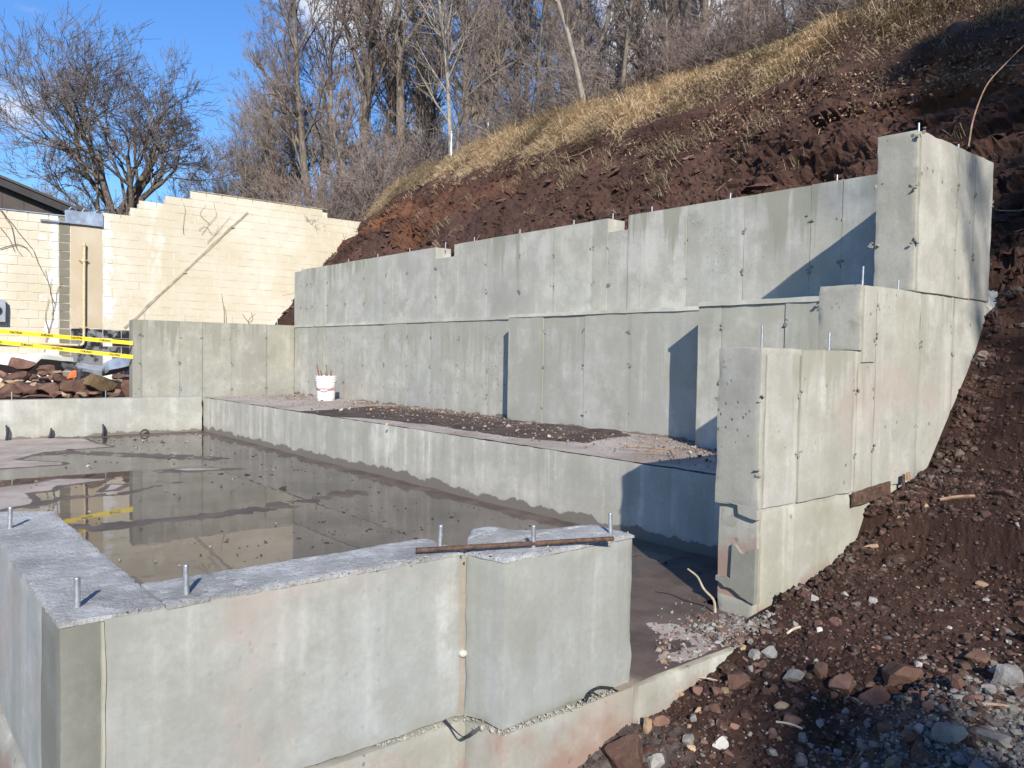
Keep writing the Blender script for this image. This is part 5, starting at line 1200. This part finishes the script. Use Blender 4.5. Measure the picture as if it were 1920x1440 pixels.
# leaf litter on the upper right of the bank
N = 26000; ly_ = r.uniform(-.5, 9, N); lx_ = 8.1+r.uniform(0, 1, N)**.9*3.0; kk = r.random(N) < sstep(9.5, 5.0, ly_)*.9+.05; lx_, ly_ = lx_[kk], ly_[kk]; n = len(lx_)
lz_ = ground_z(lx_, ly_)+r.uniform(0, .06, n); a = r.normal(0, 1, (n, 3)); a /= np.linalg.norm(a, axis=1, keepdims=True); b = np.cross(a, r.normal(0, 1, (n, 3))); b /= np.linalg.norm(b, axis=1, keepdims=True)
s_ = r.uniform(.008, .022, n)[:, None]; c0 = np.c_[lx_, ly_, lz_]
V = np.stack([c0-a*s_, c0-b*s_*.55, c0+a*s_*1.1, c0+b*s_*.55], 1).reshape(-1, 3); F = np.arange(4*n).reshape(n, 4)
me = mesh_of('dead_leaves', V, F, M['grass']); cattr(me, 'col', np.repeat(pal(r, n, [.45, .35, .2], [(.22, .145, .09), (.14, .09, .058), (.34, .26, .175)]), 4, 0)); stuff(obj('dead_leaves', me))

# ------------------------------------------------------------------ bare trees
def grow(P, R, rg, nper, t0, t1, lr, ang, up, wig, K, rr, taper=.35, lmin=0):
    """children of polylines P (M,K0,3); returns polylines and radii"""
    Mn, K0, _ = P.shape
    par = np.repeat(np.arange(Mn), nper); n = len(par)
    t = rg.uniform(t0, t1, n); fi = t*(K0-1); i = np.clip(fi.astype(int), 0, K0-2); f = (fi-i)[:, None]
    a, b = P[par, i], P[par, i+1]; o = a*(1-f)+b*f; T = b-a; T /= np.linalg.norm(T, axis=1, keepdims=True)+1e-9
    L = np.linalg.norm(np.diff(P, axis=1), axis=2).sum(1)[par]
    ln = np.maximum(L*lr*rg.uniform(.55, 1.15, n)*(1.12-.55*t), lmin)
    rnd = rg.normal(0, 1, (n, 3)); side = np.cross(T, rnd); side /= np.linalg.norm(side, axis=1, keepdims=True)+1e-9
    an = np.radians(rg.uniform(ang[0], ang[1], n))[:, None]
    d = T*np.cos(an)+side*np.sin(an)+np.array([0, 0, up]); d /= np.linalg.norm(d, axis=1, keepdims=True)
    pts = [o]; st = (ln/(K-1))[:, None]
    for k_ in range(K-1):
        d = d+rg.normal(0, wig, (n, 3))+np.array([0, 0, up*.35]); d /= np.linalg.norm(d, axis=1, keepdims=True); pts.append(pts[-1]+d*st)
    Pc = np.stack(pts, 1)
    r0 = np.minimum(R[par, i]*rr*rg.uniform(.75, 1.1, n), R[par, i]*.85)
    Rc = r0[:, None]*np.linspace(1, taper, K)[None]
    return Pc, Rc
def join(parts):
    V, F, off = [], [], 0
    for v, f in parts:
        V.append(v); F.append(f+off); off += len(v)
    return np.vstack(V), np.vstack(F)
def trunk_line(rg, H, lean, wig, K, r0, r1):
    d = np.array([lean[0], lean[1], 1.0]); p = [np.zeros(3)]
    for k_ in range(K-1):
        d = d+np.r_[rg.normal(0, wig, 2), 0]; p.append(p[-1]+d/np.linalg.norm(d)*H/(K-1))
    u = np.linspace(0, 1, K); R = r0+(r1-r0)*u; R[0] *= 1.45; R[1] *= 1.05
    return np.array(p)[None], R[None]
def make_tree(seed, kind):
    rg = np.random.default_rng(seed)
    if kind == 'oak':
        P, R = trunk_line(rg, 6.2, (.03, 0), .04, 8, .46, .34)
        g = [(P, R)]
        Pa, Ra = grow(P, R, rg, 8, .55, 1.0, 1.05, (18, 62), .06, .08, 9, .58, .55, 3.6)
        g.append((Pa, Ra))
        for gi, (nc, lr, kk) in enumerate(((4, 1.08, 8), (4, 1.05, 7), (4, 1.02, 6), (3, 1.0, 5), (3, 1.0, 4), (3, 1.0, 3))):
            Pa, Ra = grow(Pa, Ra, rg, nc, .42, 1.0, lr, (14, 48), .035, .11, kk, .66, .55)
            g.append((Pa, Ra))
        pack = lambda L_, S, m: join([tubes(p, np.maximum(r_, m), S) for p, r_ in L_])
        return tubes(P, R, 9), pack(g[1:4], 5, .014), pack(g[4:], 3, .008)
    elif kind == 'spread':
        P, R = trunk_line(rg, 9.5, (.0, 0), .06, 9, .36, .12)
        P1, R1 = grow(P, R, rg, 13, .30, 1.0, .74, (25, 60), .12, .12, 9, .6, .22)
        P2, R2 = grow(P1, R1, rg, 9, .2, 1.0, .48, (22, 58), .10, .15, 6, .55, .25)
        P3, R3 = grow(P2, R2, rg, 8, .15, 1.0, .52, (22, 55), .08, .16, 4, .55, .3)
        P4, R4 = grow(P3, R3, rg, 6, .1, 1.0, .6, (18, 55), .06, .16, 3, .6, .5)
    elif kind == 'tall':
        P, R = trunk_line(rg, 14, (rg.normal(0, .05), rg.normal(0, .05)), .05, 10, .20, .03)
        P1, R1 = grow(P, R, rg, 22, .28, .98, .36, (25, 58), .22, .10, 8, .5, .22)
        P2, R2 = grow(P1, R1, rg, 8, .18, 1.0, .50, (22, 55), .14, .13, 5, .55, .28)
        P3, R3 = grow(P2, R2, rg, 7, .15, 1.0, .55, (20, 52), .10, .15, 4, .6, .35)
        P4, R4 = grow(P3, R3, rg, 4, .1, 1.0, .6, (18, 50), .08, .15, 3, .65, .5)
    elif kind == 'forked':
        P, R = trunk_line(rg, 6, (rg.normal(0, .06), 0), .07, 7, .24, .16)
        Pf, Rf = grow(P, R, rg, 3, .55, 1.0, 1.5, (12, 32), .18, .07, 10, .78, .2)
        P1, R1 = grow(Pf, Rf, rg, 12, .18, 1.0, .42, (25, 60), .16, .12, 7, .5, .22)
        P2, R2 = grow(P1, R1, rg, 8, .18, 1.0, .5, (22, 55), .12, .14, 5, .55, .28)
        P3, R3 = grow(P2, R2, rg, 7, .15, 1.0, .55, (20, 52), .10, .15, 4, .6, .35)
        P4, R4 = grow(P3, R3, rg, 4, .1, 1.0, .6, (18, 50), .08, .15, 3, .65, .5)
        v, f = join([tubes(P, R, 8), tubes(Pf, Rf, 7)])
    elif kind == 'slim':
        P, R = trunk_line(rg, 8, (rg.normal(0, .12), rg.normal(0, .08)), .06, 9, .075, .012)
        P1, R1 = grow(P, R, rg, 20, .2, .98, .34, (22, 55), .2, .1, 6, .5, .25)
        P2, R2 = grow(P1, R1, rg, 8, .15, 1.0, .55, (20, 55), .12, .14, 4, .6, .35)
        P3, R3 = grow(P2, R2, rg, 5, .1, 1.0, .6, (18, 50), .08, .15, 3, .7, .5)
        P4, R4 = P3[:0], R3[:0]
    elif kind == 'pale':
        P, R = trunk_line(rg, 6.5, (-.42, .15), .07, 9, .055, .014)
        P1, R1 = grow(P, R, rg, 12, .22, .98, .62, (25, 62), .10, .12, 8, .62, .22)
        P2, R2 = grow(P1, R1, rg, 8, .15, 1.0, .5, (20, 55), .10, .15, 5, .55, .3)
        P3, R3 = grow(P2, R2, rg, 6, .1, 1.0, .55, (20, 55), .06, .15, 3, .6, .5)
        P4, R4 = P3[:0], R3[:0]
    tmin = {'oak': .0085, 'spread': .0085, 'tall': .0068, 'forked': .0068, 'slim': .005, 'pale': .0045}[kind]
    if kind != 'forked': v, f = tubes(P, R, 9)
    trunk = (v, f)
    limbs = join([tubes(P1, np.maximum(R1, tmin*1.6), 5), tubes(P2, np.maximum(R2, tmin*1.1), 4)])
    tw = [tubes(P3, np.maximum(R3, tmin), 3)]
    if len(P4): tw.append(tubes(P4, np.maximum(R4*.8, tmin*.8), 3))
    return trunk, limbs, join(tw)
TREE = {}
def tree_meshes(kind, seed, bark_m, twig_m):
    key = (kind, seed, bark_m, twig_m)
    if key not in TREE:
        base = (kind, seed)
        if base not in TREE: TREE[base] = make_tree(seed, kind)
        t, l, w = TREE[base]
        TREE[key] = (mesh_of('trunk', *t, M[bark_m], True), mesh_of('limbs', *l, M[bark_m], True), mesh_of('twigs', *w, M[twig_m], False))
    return TREE[key]
def tree(name, label, group, kind, seed, loc, scale, rz, bark_m='bark', twig_m='twig', sq=1.0):
    a, b, c = tree_meshes(kind, seed, bark_m, twig_m)
    T = thing(name, label, 'tree', loc, group); T.scale = (scale*sq, scale*sq, scale); T.rotation_euler = (0, 0, rz)
    obj('trunk', a, T, (0, 0, 0)); cr_ = obj('crown', b, T, (0, 0, 0)); stuff(obj('twigs', c, cr_, (0, 0, 0)))
    return T
def ground_at(px, dist):
    d = ray(px, 640); d = d[:2]/np.linalg.norm(d[:2]); x, y = d*dist; return x, y, gz1(x, y)-.1
rt = random.Random(21)
SAPL = 'thin bare sapling on the crest of the grassy bank'
BACKL = 'distant bare tree in the hazy wood behind the big oak'
WOODL = 'slender bare tree in the grey wood behind the bank'
ORD = 'first second third fourth fifth sixth seventh eighth ninth tenth eleventh twelfth thirteenth fourteenth fifteenth sixteenth seventeenth eighteenth nineteenth twentieth'.split()
ROW = {}
def zone(px):
    return ('behind the level block wall top' if px < 640 else 'behind the block wall end' if px < 760 else 'behind the left end of the grassy bank' if px < 1000 else
            'near the pale leaning tree' if px < 1200 else 'below the white cloud over the bank' if px < 1420 else 'over the upper right crest of the bank')
def relabel():
    for (what, z), L_ in ROW.items():
        L_.sort(key=lambda q: q[0])
        for i, (px, o) in enumerate(L_):
            o['label'] = ('%s %s %s' % (what, z, '') if len(L_) == 1 else '%s %s from the left %s' % (ORD[i] if i < 20 else 'far', what, z)).strip()
def row(o, px, what, z=None): ROW.setdefault((what, z or zone(px)), []).append((px, o))
def put(px, dist, kind, seed, scale, label, name='bare_tree', group='bare trees in the wood behind the bank', bark_m='bark', twig_m='twig', rz=None, dz=0, sq=1.0):
    x, y, z = ground_at(px, dist)
    o = tree(name, label, group, kind, seed, (x, y, z+dz), scale, rt.uniform(0, 6.28) if rz is None else rz, bark_m, twig_m, sq)
    if label in (WOODL, BACKL, SAPL):
        row(o, px, ('forked' if kind == 'forked' else 'thin' if kind == 'slim' else 'broad' if kind == 'spread' else 'tall')+(' reddish' if twig_m == 'twig_red' else ' grey')+(' sapling' if label == SAPL else ' bare tree'), 'far behind the big oak and block wall' if label == BACKL else None)
    return o
put(196, 41, 'oak', 3, .90, 'large spreading bare oak standing behind the block wall at the left', 'oak_tree', None, rz=1.0, twig_m='twig_dark', sq=1.0)
put(432, 47, 'oak', 5, .80, 'second broad bare tree between the big oak and the wood', 'bare_tree', None, rz=2.2, twig_m='twig_dark', sq=.80)
for px_, d_, s_ in ((468, 38, .60), (500, 40, .70), (538, 36, .66), (575, 38, .78)):
    put(px_, d_, 'tall', 20+px_ % 4, s_, WOODL, twig_m='twig')
for i, px in enumerate(list(range(505, 1010, 33))):
    put(px+rt.uniform(-12, 12), rt.uniform(30, 46), ('tall', 'forked', 'tall')[i % 3], 20+i % 4, (.74+.30*sstep(500, 760, px))*rt.uniform(.92, 1.1), WOODL, twig_m=('twig', 'twig_red')[i % 2])
for i, px in enumerate(range(560, 1330, 74)):
    put(px+rt.uniform(-14, 14), rt.uniform(22, 32)+(5 if px < 790 else 0), ('tall', 'forked')[i % 2], 20+i % 4, (.55+.28*sstep(560, 900, px))*rt.uniform(.85, 1.1), WOODL, twig_m=('twig_red', 'twig')[i % 2])
for i, px in enumerate(range(1010, 1760, 62)):
    put(px+rt.uniform(-14, 14), rt.uniform(19, 34), ('tall', 'forked', 'slim')[i % 3], 20+i % 4, rt.uniform(.75, 1.0), WOODL, twig_m=('twig', 'twig_red')[i % 2])
for i, px in enumerate(list(range(-60, 520, 58))+[250, 310, 360, 560, 620]):
    put(px+rt.uniform(-20, 20), rt.uniform(58, 82), ('tall', 'forked', 'spread')[i % 3], 20+i % 3, rt.uniform(.55, .8), BACKL, group='distant bare trees behind the oak')
put(1300, 17.5, 'forked', 31, .95, 'thick forked grey tree trunk on the crest below the white cloud', 'bare_tree', None, rz=.4)
put(1093, 15.2, 'pale', 41, .95, 'pale barked leaning tree rooted at the edge of the grassy bank', 'bare_tree', None, 'bark_pale', 'bark_pale', rz=.6)
put(792, 27, 'slim', 51, 1.2, 'crooked black trunk standing against a gap of blue sky', 'bare_tree', None, 'bark_dark', 'bark_dark', rz=2.0)
put(842, 24, 'slim', 52, 1.1, 'slim pale birch trunk beside the end of the wire fence', 'bare_tree', None, 'bark_pale', 'twig', rz=1.0)
for i, px in enumerate((850, 935, 1010, 1060, 1150, 1185, 1215, 1240, 1265, 1350, 1385, 1400, 1430, 1462, 1490, 1515, 1540, 1575, 1600, 1640)):
    x_, y_ = None, None
    d = ray(px, 600)[:2]; d /= np.linalg.norm(d); dist = 11.0/d[0]*rt.uniform(1.0, 1.25) if px < 1700 else 12
    put(px, dist, 'slim', 51+i % 3, rt.uniform(.35, .75), SAPL, 'sapling', 'saplings on the bank crest', 'bark', ('twig', 'twig_red')[i % 2])
# brush: many-stemmed shrubs
def make_brush(seed):
    rg = np.random.default_rng(seed); n = 34
    P0 = np.zeros((1, 2, 3)); o = rg.normal(0, .35, (n, 3))*np.array([1, 1, 0]); d = np.c_[rg.normal(0, .38, (n, 2)), np.ones(n)]; d /= np.linalg.norm(d, axis=1, keepdims=True); ln = rg.uniform(1.2, 2.9, n); pts = [o]
    for k_ in range(7):
        d = d+rg.normal(0, .14, (n, 3))+np.array([0, 0, -.02]); d /= np.linalg.norm(d, axis=1, keepdims=True); pts.append(pts[-1]+d*(ln/7)[:, None])
    P = np.stack(pts, 1); R = .016*np.linspace(1, .3, 8)[None]*rg.uniform(.5, 1.3, (n, 1))
    P1, R1 = grow(P, R, rg, 11, .15, 1.0, .42, (20, 65), .05, .16, 5, .6, .4)
    P2, R2 = grow(P1, R1, rg, 6, .1, 1.0, .5, (20, 65), .02, .18, 3, .7, .5)
    return tubes(P, R, 4), join([tubes(P1, np.maximum(R1, .0045), 3), tubes(P2, np.maximum(R2, .004), 3)])
BR_ = [make_brush(s) for s in (1, 2, 3)]
BRM = [(mesh_of('stems', *a, M['bark'], True), mesh_of('twigs', *b, M[t], False)) for (a, b), t in zip(BR_, ('twig', 'twig_red', 'twig'))]
def brush(px, dist, sc, label, group, flat=1.0, off=(0, 0)):
    x, y, z = ground_at(px, dist); i = rt.randrange(3)
    T = thing('bare_shrub', label, 'shrub', (x+off[0], y+off[1], z), group); T.scale = (sc, sc, sc*flat); T.rotation_euler = (0, 0, rt.uniform(0, 6.28))
    row(T, px, {'tan': 'tangled', 'bar': 'low', 'tal': 'tall', 'low': 'small'}[label[:3]]+(' reddish' if i == 1 else ' grey')+' shrub', 'around the foot of the big oak' if label[:3] == 'tal' else None)
    obj('stems', BRM[i][0], T, (0, 0, 0)); stuff(obj('twigs', BRM[i][1], T, (0, 0, 0)))
for i in range(44):
    px = rt.uniform(500, 860); brush(px, rt.uniform(25.5, 32), rt.uniform(.8, 1.5), 'tangled bare shrub filling the foot of the wood beyond the block wall', 'bare shrubs at the foot of the wood')
for i in range(15):
    px = rt.uniform(850, 1330); brush(px, rt.uniform(16.5, 22), rt.uniform(.6, 1.0), 'bare shrub among the tree trunks behind the bank crest', 'bare shrubs behind the bank crest')
for i in range(26):
    px = rt.uniform(-40, 330); brush(px, rt.uniform(38, 48), rt.uniform(1.6, 2.4), 'tall bare thicket shrub around the foot of the big oak', 'bare shrubs around the oak')
for i in range(14):
    px = rt.uniform(1300, 1640); d = ray(px, 600)[:2]; d /= np.linalg.norm(d); brush(px, 11.4/d[0], rt.uniform(.28, .55), 'low bare shrub on the grassy crest at the upper right', 'low shrubs on the crest')

relabel()
# ------------------------------------------------------------------ evergreens behind the photographer: they shade the right-hand side
def make_pine(seed, H, Rm, nb=150):
    rg = np.random.default_rng(seed); V, F, off = [], [], 0
    zc = rg.uniform(.22, 1, nb)*H; a = rg.uniform(0, 6.28, nb); L = Rm*(1.05-zc/H)**.7*rg.uniform(.6, 1.1, nb)+.15
    P = np.stack([np.c_[np.cos(a)*L*t, np.sin(a)*L*t, zc-.25*L*t*t+.1*L*t] for t in (0, .35, .7, 1.0)], 1)
    lim = tubes(P, .03*np.linspace(1, .3, 4)[None]*np.ones((nb, 1)), 4)
    m = 130; t = rg.uniform(.12, 1.02, (nb, m)); q = P[:, 0:1]+(P[:, 3:4]-P[:, 0:1])*t[..., None]; q[..., 2] += rg.normal(0, .06, (nb, m)); q += rg.normal(0, .09, (nb, m, 3)); q = q.reshape(-1, 3); n = len(q)
    d = rg.normal(0, 1, (n, 3)); d[:, 2] = np.abs(d[:, 2])*.4; d /= np.linalg.norm(d, axis=1, keepdims=True); s = np.cross(d, rg.normal(0, 1, (n, 3))); s /= np.linalg.norm(s, axis=1, keepdims=True)
    V = np.stack([q-s*.022, q+s*.022, q+d*.17], 1).reshape(-1, 3); F = np.arange(3*n).reshape(n, 3)
    tk = tubes(np.array([[(0, 0, 0), (0, 0, H*.5), (0, 0, H)]]), np.array([[.16, .1, .02]]), 8)
    return tk, lim, (V, F)
M['needles'] = plain('pine_needles', (.04, .07, .03), .7, 0, .4, 5)
def pine(seed, x, y, H, Rm, label, nb=150):
    tk, lim, nd = make_pine(seed, H, Rm, nb); T = thing('pine_tree', label, 'tree', (x, y, gz1(x, y)))
    obj('trunk', mesh_of('trunk', *tk, M['bark'], True), T, (0, 0, 0)); o = obj('crown', mesh_of('crown', *lim, M['bark'], True), T, (0, 0, 0)); stuff(obj('needles', mesh_of('needles', *nd, M['needles']), o, (0, 0, 0)))
pine(1, -4.0, -9.9, 7.5, 1.15, 'small pine tree standing behind the photographer')
tree('bare_tree', 'slim bare tree standing behind the photographer beside the tall pine', None, 'slim', 51, (.15, -8.7, gz1(.15, -8.7)), 1.35, 1.0)
pine(3, 3.6, -8.2, 14.5, 2.8, 'second tall pine tree standing behind the photographer far to the right', 240)
pine(2, 1.7, -8.4, 12.8, 3.0, 'tall pine tree standing behind the photographer to the right', 240)

# ------------------------------------------------------------------ wire fence on the bank, vines, stems
FN = thing('chain_link_fence', 'wire mesh fence with a top rail standing on the bank among the trees', 'fence', (11.5, 14, 6))
fa, fb = None, None
def fpt(px, py, x): d = ray(px, py); return CAM+d*((x-0)/d[0])
fa, fb = fpt(847, 211, 13.2), fpt(1075, 215, 13.2)
zr = (fa[2]+fb[2])/2; fa[2] = fb[2] = zr
tube_obj('top_rail', [fa, (fa+fb)/2, fb], .022, M['galv'], FN, 6)
for t in (0, .34, .67, 1.0):
    q = fa+(fb-fa)*t; tube_obj('post', [q+np.array([0, 0, .04]), q-np.array([0, 0, 1.5])], .026, M['galv'], FN, 6)
n = 60; seg = []
for i in range(-16, n):
    t0 = i/n; t1 = t0+16/n
    for A_, B_ in (((t0, 0), (t1, -1.4)), ((t1, 0), (t0, -1.4))):
        (u0, z0), (u1, z1) = A_, B_
        pts = []
        for s_ in np.linspace(0, 1, 4):
            u = np.clip(u0+(u1-u0)*s_, 0, 1); q = fa+(fb-fa)*u; q = q+np.array([0, 0, z0+(z1-z0)*s_]); pts.append(q)
        seg.append(pts)
v, f = tubes(np.array(seg), np.full((len(seg), 4), .0022), 3); stuff(obj('wire_mesh', mesh_of('wire_mesh', v, f, M['galv']), FN))
def vine(label, paths, r, group='dead vines on the block wall'):
    T = thing('dead_vine', label, 'vine', tuple(paths[0][0]), group)
    for p in paths:
        q = spline(p, 5*len(p)); q = q+.03*np.c_[fbm(q*4, 2, 3), 0*q[:, 0], fbm(q*4+7, 2, 4)]
        tube_obj('stem', q, r, M['vine'], T, 4, rr=np.linspace(r, r*.5, len(q)))
W_ = lambda pts: [on(1, YB-.045, *q) for q in pts]
vine('dead vine hanging from the top left corner of the block wall', [W_([(-5, 385), (10, 405), (22, 430), (28, 460), (40, 478)]), W_([(5, 395), (30, 430), (58, 465), (78, 505), (90, 530)]), W_([(0, 425), (14, 445), (26, 470)]), W_([(0, 466), (28, 458), (48, 464), (60, 480)])], .010)
vine('dead vines climbing the whitened corner of the left block wall', [W_([(82, 660), (92, 620), (100, 590), (98, 560), (90, 530), (84, 505)]), W_([(98, 590), (106, 565), (108, 545), (114, 530)]), W_([(92, 625), (86, 590), (92, 560)]), W_([(104, 570), (94, 545), (96, 520)]), W_([(100, 595), (88, 630), (84, 645)])], .007)
vine('branching dead vine high on the stepped block wall', [W_([(378, 440), (392, 420), (405, 402), (402, 380)]), W_([(392, 420), (376, 402), (385, 385)]), W_([(372, 432), (384, 425), (400, 440), (410, 425)]), W_([(388, 456), (412, 430), (432, 405)]), W_([(345, 440), (343, 420), (348, 395), (345, 380)])], .0055)
vine('thin dead plant stems rising above the short cross wall', [[on(1, 14.2, *q) for q in ((421, 612), (420, 590), (417, 565), (416, 552))], [on(1, 14.2, *q) for q in ((424, 612), (424, 595), (420, 575))], [on(1, 14.4, *q) for q in ((466, 612), (468, 598), (478, 588))], [on(1, 14.4, *q) for q in ((468, 606), (460, 595), (456, 588))], [on(1, 14.4, *q) for q in ((470, 604), (474, 596), (470, 585))]], .008, None)
st = [np.array((6.5, 2.6, 2.75)), fpt(1826, 220, 6.7), fpt(1850, 160, 6.9), fpt(1885, 120, 7.2), fpt(1925, 80, 7.6)]
st[0] = fpt(1816, 275, 6.6)
T = thing('arching_stem', 'long pale dead stem arching over the bank right of the tall wall step', 'plant stem', tuple(st[0])); tube_obj('stem', spline(st, 24), .006, M['wood'], T, 5, rr=np.linspace(.007, .003, 24))
# hanging roots and bare vines on the bank face
for i in range(34):
    q = P2[r.choice(bi)]; n = 7; d = np.array([-.45, r.normal(0, .5), -.75]); pts = [q+nrm*.03]
    for k_ in range(n): d = d+r.normal(0, .22, 3); d /= np.linalg.norm(d); pts.append(pts[-1]+d*.11)
    o = tube_obj('root', spline(pts, 14), .006, M[('vine', 'wood', 'wood')[i % 3]], None, 4, rr=np.linspace(.007, .003, 14)); tag(o, 'thin bare root or stalk lying on the red face of the bank', 'root', 'roots on the bank face')
